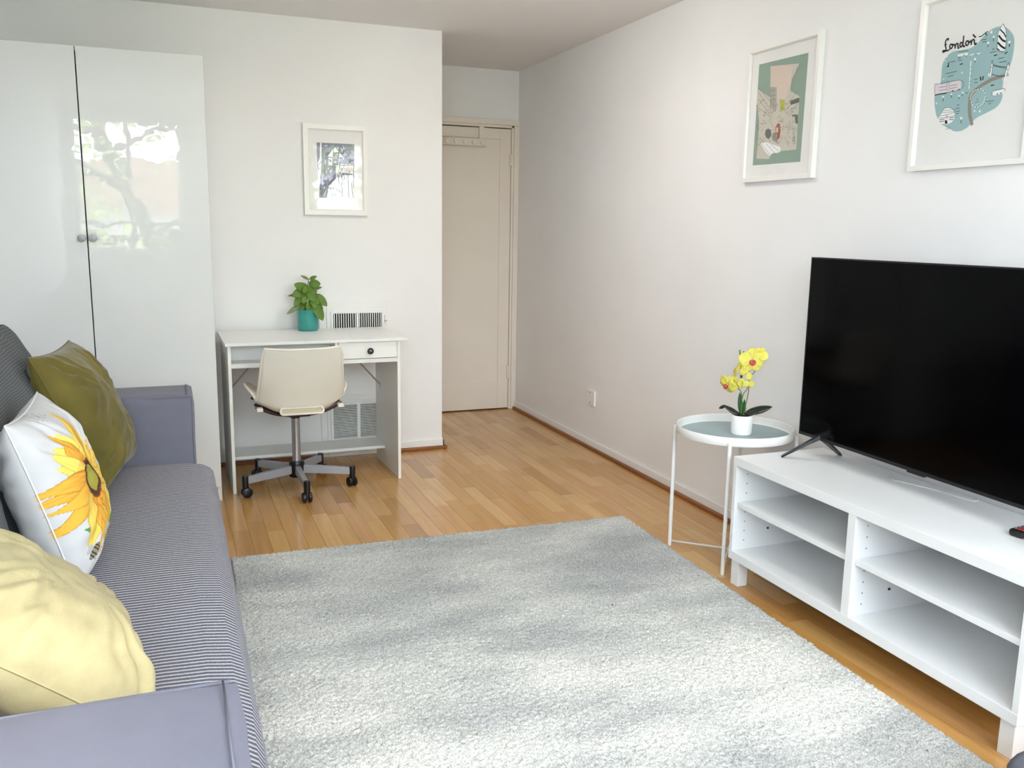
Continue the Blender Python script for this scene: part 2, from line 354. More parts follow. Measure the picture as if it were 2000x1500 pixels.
def flat_print(name, shapes, T, parent):
    """flat ink shapes lying on the paper; T maps (u, v, lift) to a local point"""
    bm = bmesh.new(); keys = []
    def fan(pts, lift, mi):
        vs = [bm.verts.new(T(x, y, lift)) for x, y in pts]
        f = bm.faces.new(vs); f.material_index = mi
    layer = 0
    for kind, c, w, pts in shapes:
        if c not in keys: keys.append(c)
        mi = keys.index(c); layer += 1; lift = .0003+layer*.0000035
        if kind == 'f': fan([(p.x, p.y) for p in (catmull([(x, y, 0) for x, y in pts+pts[:1]], 4)[:-1] if c == 't' else [Vector((x, y, 0)) for x, y in pts])], lift, mi)
        elif kind == 'd':
            x, y = pts[0]; fan([(x+w*math.cos(a*PI/5), y+w*math.sin(a*PI/5)) for a in range(10)], lift, mi)
        else:
            P = catmull([(x, y, 0) for x, y in pts], 4) if len(pts) > 3 or w > .004 else [Vector((x, y, 0)) for x, y in pts]
            L, R = [], []
            for i, p in enumerate(P):
                d = (P[min(i+1, len(P)-1)]-P[max(i-1, 0)]); d = d.normalized() if d.length > 1e-9 else Vector((1, 0, 0))
                n = Vector((-d.y, d.x, 0))*w/2; L.append(p+n); R.append(p-n)
            for i in range(len(P)-1):
                f = bm.faces.new([bm.verts.new(T(q.x, q.y, lift)) for q in (L[i], L[i+1], R[i+1], R[i])]); f.material_index = mi
    me = bpy.data.meshes.new(name); bm.to_mesh(me); bm.free()
    for k in keys: me.materials.append(INK[k])
    o = bpy.data.objects.new(name, me); COL.objects.link(o); o.parent = parent; return o
def picture(name, label, loc, rotz, W, Hh, fw, depth, paper, shapes, flip, matboard=None):
    """local frame: x right, y into the wall, z up"""
    t = thing(name, label, 'picture', loc, rotz)
    bm = bmesh.new(); w, h = W/2, Hh/2; pr = [(0, 0), (0, -depth), (fw*.82, -depth), (fw, -depth*.72), (fw, -.006), (fw, 0)]
    rings = []
    for ins, y in pr: rings.append([bm.verts.new((sx*(w-ins), y, sz*(h-ins))) for sx, sz in ((-1, -1), (1, -1), (1, 1), (-1, 1))])
    for A, B in zip(rings, rings[1:]):
        for k in range(4): bm.faces.new((A[k], A[(k+1) % 4], B[(k+1) % 4], B[k]))
    obj('frame', bm, M_framew, t)
    bobj('backing', [(-w+fw, w-fw, -.008, 0, -h+fw, h-fw)], M_paper if not matboard else M_paper, t)
    flat_print('print', shapes, lambda u, v, l: Vector((u, -.008-l, v)), t)
    bm = bmesh.new(); e = .001
    bm.faces.new([bm.verts.new((sx*(w-fw+e), -.0120, sz*(h-fw+e))) for sx, sz in ((-1, -1), (1, -1), (1, 1), (-1, 1))]); gl = obj('glass', bm, M_glass, t)
    if gl.data.polygons[0].normal.y > 0: gl.data.flip_normals()
    return t
LONDON=[('f','t',0,[(-.139,-.062),(-.141,-.035),(-.126,-.015),(-.122,.008),(-.123,.046),(-.118,.066),(-.103,.082),(-.081,.089),(-.051,.087),(-.019,.088),(.005,.099),(.021,.114),(.044,.127),(.065,.131),(.089,.127),(.111,.111),(.125,.092),(.129,.069),(.128,.038),(.121,.01),(.11,-.013),(.105,-.035),(.108,-.067),(.103,-.086),(.088,-.1),(.056,-.111),(.026,-.121),(.009,-.134),(-.006,-.147),(-.028,-.154),(-.051,-.153),(-.072,-.142),(-.102,-.123),(-.126,-.099)]),('f','h',0,[(.008,-.143),(-.005,-.115),(-.01,-.088),(-.011,-.057),(-.006,-.045),(.009,-.034),(.032,-.022),(.062,-.011),(.097,-.007),(.119,-.005),(.121,-.014),(.098,-.017),(.069,-.021),(.04,-.03),(.016,-.041),(.002,-.053),(.0,-.076),(.007,-.111),(.017,-.139)]),('f','w',0,[(.073,.064),(.071,.082),(.07,.112),(.076,.124),(.083,.134),(.094,.121),(.099,.101),(.1,.077),(.1,.058)]),('s','k',.0035,[(.076,.122),(.091,.108),(.098,.097)]),('s','k',.005,[(.073,.106),(.087,.091),(.099,.084)]),('s','k',.005,[(.072,.087),(.087,.073),(.1,.065)]),('s','k',.003,[(.072,.07),(.081,.063)]),('s','k',.0012,[(.073,.064),(.07,.112),(.076,.124),(.083,.136),(.094,.121),(.099,.101),(.1,.058),(.073,.064)]),('f','p',0,[(-.141,-.034),(-.145,-.002),(-.131,-.001),(-.127,-.005),(-.103,-.003),(-.093,-.003),(-.055,.0),(-.045,-.003),(-.042,-.027),(-.046,-.03),(-.083,-.032),(-.123,-.033)]),('s','k',.0012,[(-.141,-.034),(-.145,-.002),(-.131,-.001),(-.047,-.002),(-.042,-.028),(-.141,-.034)]),('s','k',.0012,[(-.126,-.013),(-.099,-.012)]),('s','k',.0012,[(-.125,-.022),(-.097,-.022)]),('s','k',.0012,[(-.085,-.013),(-.058,-.013)]),('s','k',.0012,[(-.084,-.021),(-.057,-.021)]),('s','k',.0012,[(-.098,-.003),(-.093,-.033)]),('s','k',.0012,[(-.09,-.003),(-.085,-.031)]),('s','k',.0012,[(-.095,-.002),(-.096,.004)]),('s','k',.0035,[(-.141,-.034),(-.127,-.033),(-.113,-.033),(-.096,-.033)]),('s','k',.003,[(-.076,-.029),(-.07,-.029)]),('s','k',.003,[(-.053,-.029),(-.046,-.029)]),('f','w',0,[(-.118,-.116),(-.119,-.101),(-.106,-.09),(-.1,-.08),(-.084,-.078),(-.066,-.084),(-.058,-.096),(-.056,-.115),(-.065,-.124),(-.084,-.13)]),('s','k',.0012,[(-.119,-.101),(-.106,-.09),(-.1,-.08),(-.084,-.078),(-.066,-.084),(-.058,-.096),(-.119,-.101)]),('s','k',.0012,[(-.102,-.085),(-.062,-.087)]),('s','k',.0012,[(-.103,-.091),(-.06,-.093)]),('s','k',.0012,[(-.118,-.107),(-.057,-.106)]),('s','k',.002,[(-.114,-.112),(-.093,-.111)]),('s','k',.002,[(-.076,-.111),(-.058,-.11)]),('s','k',.002,[(-.113,-.118),(-.093,-.117)]),('s','k',.002,[(-.076,-.116),(-.059,-.116)]),('f','k',0,[(-.092,-.116),(-.083,-.116),(-.08,-.127),(-.09,-.127)]),('s','r',.0015,[(-.089,-.1),(-.087,-.113)]),('s','r',.0015,[(-.084,-.1),(-.082,-.113)]),('s','k',.0012,[(-.102,-.127),(-.083,-.136),(-.069,-.142),(-.086,-.143)]),('s','w',.0018,[(.042,-.048),(.035,-.04),(.022,-.037),(.007,-.041),(-.002,-.05),(-.003,-.063),(.003,-.077),(.015,-.087),(.031,-.089),(.043,-.082),(.048,-.07),(.048,-.057),(.042,-.048)]),('s','k',.0015,[(.017,-.084),(.021,-.062),(.029,-.084)]),('s','w',.0012,[(.015,-.081),(.032,-.08)]),('d','k',.0016,[(.051,-.066)]),('d','k',.0016,[(.051,-.075)]),('d','k',.0016,[(.047,-.083)]),('d','k',.0016,[(.04,-.088)]),('d','k',.0016,[(.032,-.09)]),('d','k',.0016,[(.022,-.089)]),('d','k',.0016,[(.012,-.084)]),('d','k',.0016,[(.004,-.077)]),('d','k',.0016,[(-.002,-.069)]),('d','k',.0016,[(.015,-.035)]),('d','k',.0016,[(.025,-.037)]),('d','k',.0016,[(.034,-.041)]),('d','k',.0016,[(.043,-.048)]),('d','k',.0016,[(.048,-.057)]),('f','w',0,[(.05,-.005),(.051,.002),(.057,.005),(.058,.03),(.064,.027),(.063,.001),(.061,-.007)]),('f','w',0,[(.102,-.026),(.103,-.017),(.107,-.013),(.113,.016),(.121,.014),(.116,-.015),(.113,-.027)]),('s','k',.0012,[(.052,-.006),(.057,.005),(.058,.03),(.06,.039),(.064,.027),(.063,-.007)]),('s','k',.0012,[(.104,-.026),(.107,-.013),(.113,.016),(.116,.023),(.121,.014),(.113,-.015)]),('s','k',.0016,[(.063,.026),(.088,.017),(.115,.011)]),('s','k',.0012,[(.063,.023),(.088,.015),(.114,.007)]),('s','k',.0016,[(.063,-.001),(.085,-.009),(.11,-.013)]),('s','k',.0012,[(.058,.02),(.064,.018)]),('s','k',.0012,[(.11,.005),(.119,.003)]),('s','w',.003,[(-.012,-.032),(-.013,-.01),(-.014,.018),(-.015,.041),(-.014,.049)]),('s','q',.0012,[(-.015,-.02),(-.007,-.021)]),('s','q',.0012,[(-.016,-.01),(-.007,-.01)]),('s','q',.0012,[(-.015,.006),(-.006,.005)]),('s','q',.0012,[(-.017,.02),(-.007,.02)]),('s','q',.0012,[(-.017,.032),(-.01,.031)]),('f','w',0,[(-.067,.071),(-.066,.077),(-.03,.076),(-.028,.069)]),('s','k',.002,[(-.065,.065),(-.055,.066)]),('s','k',.002,[(-.044,.068),(-.043,.074)]),('s','k',.002,[(-.035,.064),(-.032,.064)]),('s','w',.003,[(-.021,.067),(-.007,.068)]),('s','w',.003,[(.001,.066),(.018,.066)]),('s','k',.002,[(.001,.065),(.004,.065)]),('s','k',.002,[(.016,.064),(.019,.064)]),('f','w',0,[(.073,-.064),(.073,-.051),(.111,-.048),(.114,-.056),(.107,-.062)]),('s','k',.0012,[(.073,-.064),(.073,-.051),(.111,-.048),(.114,-.056)]),('s','k',.003,[(.076,-.064),(.078,-.064)]),('s','k',.003,[(.088,-.061),(.093,-.06)]),('s','k',.003,[(.099,-.06),(.104,-.059)]),('s','k',.003,[(.004,.116),(.013,.115),(.021,.119),(.034,.125)]),('s','k',.003,[(.026,.123),(.032,.113)]),('s','k',.004,[(-.099,.058),(-.099,.048)]),('s','k',.004,[(-.104,.047),(-.096,.047)]),('s','k',.004,[(.024,-.002),(.028,-.014)]),('s','k',.004,[(.034,-.002),(.034,-.013)]),('s','k',.003,[(.113,.077),(.113,.067)]),('s','k',.002,[(-.001,.049),(.0,.042)]),('s','k',.0022,[(-.106,-.047),(-.106,-.057)]),('s','k',.0022,[(-.076,-.042),(-.075,-.05)]),('s','k',.002,[(-.035,-.042),(-.034,-.05)]),('s','k',.002,[(-.046,-.051),(-.046,-.059)]),('s','k',.002,[(-.03,-.12),(-.029,-.132)]),('s','k',.002,[(.04,.089),(.04,.08)]),('s','k',.002,[(.057,.103),(.057,.093)]),('s','k',.003,[(-.056,.046),(-.044,.046)]),('s','k',.003,[(.064,.051),(.075,.052)]),('s','k',.003,[(.064,-.033),(.076,-.033)]),('s','k',.003,[(.1,.05),(.11,.054)]),('d','w',.004,[(.047,.12)]),('d','w',.0035,[(.057,.105)]),('d','w',.0035,[(.04,.091)]),('d','w',.004,[(.112,.08)]),('d','w',.004,[(-.001,.052)]),('d','w',.0022,[(-.112,.065)]),('d','w',.0022,[(-.107,.077)]),('d','w',.0025,[(-.044,.02)]),('d','w',.0022,[(-.112,.011)]),('d','w',.0035,[(-.107,-.043)]),('d','w',.003,[(-.076,-.039)]),('d','w',.0035,[(-.034,-.04)]),('d','w',.003,[(-.047,-.048)]),('d','w',.003,[(-.131,-.06)]),('d','w',.0042,[(-.03,-.116)]),('d','w',.0028,[(.016,-.1)]),('d','w',.0033,[(.035,-.103)]),('s','q',.0022,[(.012,.104),(.033,.103)]),('s','q',.0022,[(.019,.097),(.034,.096)]),('s','q',.0022,[(-.067,.084),(-.03,.082)]),('s','q',.0022,[(-.096,.059),(-.072,.058)]),('s','q',.0022,[(-.107,.026),(-.063,.027)]),('s','q',.0022,[(-.097,.016),(-.075,.017)]),('s','q',.0022,[(-.052,-.075),(-.042,-.075)]),('s','q',.0022,[(-.056,-.085),(-.04,-.085)]),('s','q',.0022,[(-.052,-.094),(-.037,-.093)]),('s','q',.0022,[(-.051,-.101),(-.041,-.1)]),('s','q',.0022,[(.002,-.007),(.015,-.007)]),('s','q',.0022,[(.005,-.017),(.018,-.017)]),('s','q',.0022,[(-.024,-.042),(-.014,-.043)]),('s','q',.0022,[(.056,-.078),(.081,-.078)]),('s','q',.0022,[(.062,-.085),(.072,-.085)]),('s','q',.0022,[(.049,.062),(.07,.062)]),('s','q',.0022,[(.081,.04),(.1,.04)]),('s','q',.0022,[(.085,.029),(.11,.028)]),('s','q',.0022,[(.056,.07),(.065,.07)]),('s','q',.0022,[(-.064,.058),(-.048,.058)]),('s','k',.0046,[(-.11,.125),(-.108,.13),(-.113,.13),(-.118,.125),(-.118,.114),(-.114,.102),(-.115,.096),(-.122,.093),(-.126,.096),(-.122,.098),(-.112,.095),(-.103,.096),(-.1,.099)]),('s','k',.0046,[(-.121,.113),(-.113,.115)]),('s','k',.0046,[(-.092,.111),(-.099,.111),(-.1,.105),(-.096,.099),(-.091,.101),(-.09,.107),(-.092,.111),(-.086,.108),(-.082,.108)]),('s','k',.0046,[(-.083,.11),(-.08,.104),(-.079,.096)]),('s','k',.0046,[(-.08,.103),(-.075,.11),(-.07,.108),(-.069,.101),(-.067,.095),(-.063,.096)]),('s','k',.0046,[(-.054,.108),(-.06,.11),(-.062,.105),(-.06,.098),(-.055,.098),(-.052,.104)]),('s','k',.0046,[(-.051,.129),(-.051,.114),(-.051,.103),(-.047,.096),(-.042,.098)]),('s','k',.0046,[(-.033,.11),(-.039,.11),(-.041,.104),(-.037,.098),(-.032,.099),(-.03,.105),(-.033,.11),(-.028,.105),(-.024,.106)]),('s','k',.0046,[(-.024,.111),(-.021,.104),(-.02,.096)]),('s','k',.0046,[(-.021,.102),(-.016,.111),(-.011,.108),(-.009,.1),(-.006,.095),(-.001,.099)]),('s','k',.0046,[(-.018,.126),(-.012,.12),(-.006,.115)])]
STREET=[('f','m',0,[(-.157,.202),(.142,.197),(.138,-.203),(-.16,-.199)]),('f','n',0,[(-.159,.107),(-.073,.062),(-.083,.184),(.094,.166),(.056,.113),(.052,.071),(.107,.043),(.108,-.057),(.11,-.155),(.015,-.154),(-.045,-.159),(-.055,-.18),(-.137,-.173),(-.136,-.02),(-.157,.054)]),('f','c',0,[(-.077,.182),(.059,.169),(.044,.065),(.029,.049),(.024,.039),(-.03,.046),(-.035,.097),(-.069,.106)]),('f','o',0,[(-.078,.103),(-.035,.097),(-.029,.038),(-.031,.002),(-.069,.021)]),('f','y',0,[(-.012,.049),(.021,.037),(.024,.01),(.005,-.006),(-.003,.013)]),('f','d',0,[(.053,.033),(.106,.039),(.108,.021),(.058,.017)]),('f','d',0,[(.07,-.021),(.106,-.024),(.109,-.059),(.094,-.055),(.088,-.03),(.071,-.026)]),('f','d',0,[(-.088,-.063),(-.073,-.059),(-.054,-.066),(-.049,-.087),(-.063,-.101),(-.082,-.094),(-.091,-.078)]),('f','b',0,[(-.014,-.044),(.001,-.048),(.007,-.076),(.004,-.101),(-.013,-.114),(-.013,-.089),(-.022,-.08),(-.027,-.061)]),('f','c',0,[(-.022,-.06),(-.008,-.061),(-.009,-.082),(-.02,-.077)]),('f','e',0,[(-.041,-.079),(-.02,-.077),(-.007,-.119),(-.031,-.113),(-.044,-.101)]),('f','w',0,[(-.118,-.111),(-.074,-.113),(.013,-.139),(.015,-.154),(.004,-.16),(-.032,-.158),(-.05,-.169),(-.082,-.15)]),('f','m',0,[(-.044,-.162),(.05,-.156),(.055,-.2),(-.059,-.201)]),('s','d',.0016,[(-.089,.043),(-.096,.041),(-.097,.041)]),('s','d',.0016,[(-.137,-.029),(-.141,-.041),(-.155,-.038)]),('s','d',.0016,[(-.085,-.032),(-.086,-.037),(-.092,-.038)]),('s','e',.0016,[(-.068,-.104),(-.052,-.107),(-.059,-.115)]),('s','e',.0016,[(.049,.011),(.045,.003),(.036,.005)]),('s','d',.0016,[(-.118,-.041),(-.126,-.032),(-.113,-.036)]),('s','e',.0016,[(-.083,.012),(-.067,.014),(-.067,.003)]),('s','e',.0016,[(.056,.041),(.052,.032),(.042,.034)]),('s','e',.0016,[(.066,-.043),(.055,-.046),(.053,-.043)]),('s','d',.0016,[(-.034,.014),(-.034,.003),(-.047,.005)]),('s','e',.0016,[(-.129,-.043),(-.13,-.051),(-.141,-.05)]),('s','d',.0016,[(.025,.022),(.022,.026),(.028,.023)]),('s','e',.0016,[(.015,-.026),(.02,-.034),(.01,-.036)]),('s','d',.0016,[(-.06,-.038),(-.054,-.036),(-.052,-.043)]),('s','d',.0016,[(.029,-.001),(.013,.007),(.026,.007)]),('s','d',.0016,[(-.064,.027),(-.071,.027),(-.07,.027)]),('s','d',.0016,[(.085,-.119),(.082,-.107),(.098,-.113)]),('s','e',.0016,[(-.064,.002),(-.054,-.006),(-.067,-.01)]),('s','e',.0016,[(.019,.034),(.004,.043),(.019,.042)]),('s','d',.0016,[(-.11,-.003),(-.099,-.002),(-.1,-.01)]),('s','e',.0016,[(-.051,-.022),(-.062,-.029),(-.069,-.024)]),('s','d',.0016,[(-.001,-.024),(.006,-.036),(-.011,-.037)]),('s','d',.0016,[(-.135,.057),(-.126,.047),(-.14,.045)]),('s','d',.0016,[(.01,-.043),(.0,-.039),(.008,-.04)]),('s','d',.0016,[(-.111,-.028),(-.11,-.021),(-.1,-.027)]),('s','e',.0016,[(-.027,.012),(-.032,.01),(-.033,.01)]),('s','d',.0016,[(-.028,-.057),(-.036,-.058),(-.036,-.058)]),('s','d',.0016,[(-.139,.023),(-.138,.017),(-.145,.016)]),('s','e',.0016,[(-.042,.01),(-.049,.001),(-.06,.005)]),('s','d',.0016,[(.008,-.118),(-.007,-.124),(-.01,-.119)]),('s','d',.0016,[(-.026,.037),(-.02,.025),(-.036,.025)]),('s','e',.0016,[(-.054,-.056),(-.051,-.047),(-.04,-.055)]),('s','e',.0016,[(-.007,-.06),(-.012,-.054),(-.003,-.058)]),('s','d',.0016,[(.084,.026),(.102,.026),(.099,.016)]),('s','d',.0016,[(-.124,-.091),(-.108,-.102),(-.125,-.107)]),('s','e',.0016,[(.075,-.074),(.063,-.074),(.065,-.072)]),('s','d',.0016,[(.079,.003),(.098,.001),(.092,-.009)]),('s','e',.0016,[(.005,.005),(-.007,.001),(-.011,.005)]),('s','e',.0016,[(.074,-.051),(.08,-.048),(.083,-.054)]),('s','e',.0016,[(-.052,-.096),(-.051,-.089),(-.041,-.095)]),('s','e',.0016,[(-.039,.041),(-.042,.046),(-.035,.042)]),('s','e',.0016,[(.072,-.06),(.079,-.066),(.071,-.07)]),('s','e',.0016,[(.076,-.009),(.072,-.012),(.069,-.012)]),('s','e',.0016,[(-.034,.019),(-.022,.018),(-.024,.011)]),('s','e',.0016,[(.066,-.025),(.083,-.032),(.071,-.039)]),('s','d',.0016,[(-.015,-.022),(-.005,-.015),(.002,-.025)]),('s','e',.0016,[(.022,-.111),(.009,-.101),(.025,-.102)]),('s','d',.0016,[(-.031,-.082),(-.02,-.093),(-.036,-.096)]),('s','d',.0016,[(.03,-.009),(.035,-.005),(.039,-.012)]),('s','e',.0016,[(.025,.045),(.021,.038),(.013,.04)]),('s','e',.0016,[(.053,-.057),(.04,-.054),(.047,-.053)]),('s','d',.0016,[(.063,-.018),(.064,-.006),(.079,-.014)]),('s','e',.0016,[(.028,-.056),(.021,-.066),(.01,-.062)]),('s','e',.0016,[(.052,-.052),(.063,-.05),(.064,-.058)]),('s','e',.0016,[(.009,-.026),(.021,-.035),(.007,-.039)]),('s','e',.0016,[(.095,-.018),(.083,-.021),(.083,-.018)]),('s','e',.0016,[(-.09,-.095),(-.1,-.1),(-.104,-.097)]),('s','d',.0016,[(.032,-.102),(.046,-.108),(.036,-.114)]),('s','e',.0016,[(-.061,-.006),(-.051,-.018),(-.068,-.02)]),('s','d',.0016,[(-.129,-.1),(-.122,-.09),(-.111,-.1)]),('s','d',.0016,[(-.101,-.039),(-.115,-.037),(-.11,-.035)]),('s','d',.0016,[(.054,-.118),(.066,-.126),(.054,-.131)]),('s','e',.0016,[(.017,-.092),(.012,-.103),(.0,-.1)]),('s','e',.0016,[(.069,.001),(.06,.002),(.063,.002)]),('s','e',.0016,[(-.087,.004),(-.103,.015),(-.085,.014)]),('s','e',.0016,[(-.007,-.113),(-.011,-.12),(-.018,-.119)]),('s','e',.0016,[(-.145,.036),(-.162,.04),(-.153,.042)]),('s','e',.0016,[(.059,-.025),(.055,-.027),(.053,-.027)]),('s','e',.0016,[(-.117,-.105),(-.097,-.106),(-.102,-.116)]),('s','e',.0016,[(.061,-.109),(.061,-.101),(.071,-.107)]),('s','e',.0016,[(.081,-.089),(.087,-.094),(.08,-.098)]),('s','e',.0016,[(-.117,.056),(-.128,.052),(-.131,.055)]),('s','d',.0016,[(.003,-.113),(.003,-.121),(-.008,-.121)]),('s','e',.0016,[(.038,.01),(.045,.011),(.044,.005)]),('s','d',.0016,[(-.118,-.108),(-.122,-.119),(-.135,-.117)]),('s','d',.0016,[(.041,-.065),(.058,-.063),(.057,-.074)]),('s','e',.0016,[(.001,-.067),(-.002,-.059),(.01,-.064)]),('s','e',.0016,[(-.044,.018),(-.047,.011),(-.055,.012)]),('s','e',.0016,[(-.093,-.09),(-.093,-.097),(-.102,-.097)]),('s','d',.0016,[(.066,-.013),(.058,-.017),(.055,-.015)]),('s','d',.0016,[(-.069,-.058),(-.073,-.067),(-.085,-.065)]),('s','e',.0016,[(-.096,-.085),(-.092,-.08),(-.087,-.086)]),('s','e',.0016,[(-.133,-.092),(-.153,-.088),(-.143,-.085)]),('s','e',.0016,[(.104,-.08),(.12,-.075),(.121,-.086)]),('s','e',.0016,[(-.063,.028),(-.072,.03),(-.067,.03)]),('s','e',.0016,[(.019,-.106),(.015,-.114),(.006,-.112)]),('s','e',.0016,[(-.001,.043),(-.008,.048),(.0,.046)]),('s','d',.0016,[(-.057,-.096),(-.066,-.091),(-.057,-.093)]),('s','d',.0016,[(.083,-.108),(.093,-.103),(.098,-.112)]),('s','d',.0016,[(.009,-.04),(.02,-.041),(.017,-.048)]),('s','d',.0016,[(-.105,.055),(-.124,.059),(-.116,.062)]),('s','d',.0016,[(-.13,-.052),(-.137,-.059),(-.144,-.056)]),('s','e',.0016,[(.024,.027),(.041,.026),(.037,.016)]),('s','d',.0016,[(.056,.03),(.058,.024),(.051,.023)]),('s','d',.0016,[(.084,-.122),(.1,-.124),(.094,-.132)]),('s','e',.0016,[(-.044,-.097),(-.046,-.086),(-.031,-.092)]),('s','e',.0016,[(.071,-.064),(.064,-.066),(.063,-.066)]),('s','e',.0016,[(.1,-.087),(.106,-.083),(.11,-.09)]),('s','d',.0016,[(.056,-.075),(.048,-.076),(.049,-.075)]),('s','e',.0016,[(-.023,-.022),(-.013,-.022),(-.015,-.029)]),('s','d',.0016,[(.097,-.115),(.084,-.12),(.082,-.116)]),('s','e',.0016,[(-.077,-.028),(-.067,-.031),(-.072,-.037)]),('s','d',.0016,[(.028,-.061),(.02,-.056),(.028,-.058)]),('s','d',.0016,[(.016,-.07),(.024,-.069),(.025,-.076)]),('s','e',.0016,[(.076,-.043),(.084,-.048),(.076,-.052)]),('s','d',.0016,[(-.005,.016),(.006,.01),(-.003,.005)]),('s','d',.0016,[(-.105,-.105),(-.108,-.114),(-.118,-.112)]),('s','d',.0016,[(.072,.028),(.076,.031),(.081,.025)]),('s','e',.0016,[(.05,-.09),(.045,-.084),(.054,-.088)]),('s','e',.0016,[(-.063,.001),(-.048,.001),(-.052,-.008)]),('s','d',.0016,[(.092,.011),(.092,.015),(.097,.01)]),('s','e',.0016,[(.093,-.075),(.1,-.075),(.099,-.08)]),('s','d',.0016,[(.035,-.066),(.039,-.063),(.043,-.069)]),('s','e',.0016,[(.052,-.022),(.042,-.016),(.051,-.017)]),('s','d',.0016,[(-.046,-.071),(-.038,-.063),(-.029,-.073)]),('s','d',.0016,[(-.099,.0),(-.101,-.006),(-.109,-.006)]),('s','d',.0016,[(.09,-.073),(.081,-.078),(.078,-.075)]),('s','d',.0016,[(.083,.007),(.073,-.001),(.064,.004)]),('s','e',.0016,[(-.144,.047),(-.148,.038),(-.159,.04)]),('s','e',.0016,[(.087,-.043),(.097,-.046),(.092,-.052)]),('s','d',.0016,[(-.092,-.111),(-.101,-.105),(-.091,-.107)]),('s','e',.0016,[(-.037,.031),(-.019,.027),(-.027,.019)]),('s','d',.0016,[(-.092,.004),(-.098,.007),(-.092,.005)]),('s','e',.0016,[(-.013,-.114),(-.022,-.112),(-.017,-.112)]),('s','e',.0016,[(-.084,.003),(-.068,.0),(-.075,-.008)]),('s','d',.0016,[(-.027,-.083),(-.022,-.086),(-.028,-.09)]),('s','e',.0016,[(.004,.01),(.002,.018),(.013,.012)]),('s','e',.0016,[(-.102,.003),(-.109,.011),(-.096,.007)]),('s','e',.0016,[(.082,-.004),(.076,-.01),(.07,-.008)]),('s','d',.0016,[(-.102,-.036),(-.095,-.03),(-.089,-.039)]),('s','d',.0012,[(-.156,.114),(-.036,.021)]),('s','d',.0012,[(-.158,.099),(-.055,.004)]),('s','d',.0012,[(-.152,.068),(-.067,-.002)]),('s','e',.0012,[(-.155,.129),(-.075,.073)]),('s','d',.0012,[(-.151,.034),(-.059,-.017)]),('s','e',.0012,[(-.139,.13),(-.076,.088)]),('s','e',.0012,[(.095,.164),(.029,.049)]),('s','e',.0012,[(.127,.179),(.057,.106)]),('s','e',.0012,[(.091,.101),(.041,.044)]),('s','d',.0012,[(.103,.071),(.032,.016)]),('s','d',.0012,[(.106,.039),(.022,-.001)]),('s','d',.0012,[(.106,.014),(.035,-.013)]),('s','e',.0012,[(.061,.148),(.051,.078)]),('s','e',.0012,[(.08,.156),(.069,.097)]),('s','d',.0012,[(-.072,.102),(-.064,.028)]),('s','d',.0012,[(-.056,.098),(-.048,.022)]),('s','d',.0012,[(-.073,.088),(-.034,.084)]),('s','d',.0012,[(-.071,.069),(-.032,.066)]),('s','d',.0012,[(-.069,.051),(-.033,.05)]),('s','d',.0012,[(.062,-.052),(.056,-.102)]),('s','d',.0012,[(.075,-.06),(.105,-.135)]),('s','d',.0012,[(.093,-.069),(.091,-.138)]),('s','d',.0012,[(-.136,-.02),(-.133,-.142)]),('s','d',.0012,[(-.104,-.118),(-.05,-.164)]),('s','d',.0012,[(-.079,-.118),(-.02,-.158)]),('s','d',.0012,[(-.048,-.123),(.003,-.153)]),('s','d',.0012,[(-.116,-.068),(-.105,-.05)]),('s','d',.0012,[(.046,-.116),(.066,-.139)])]
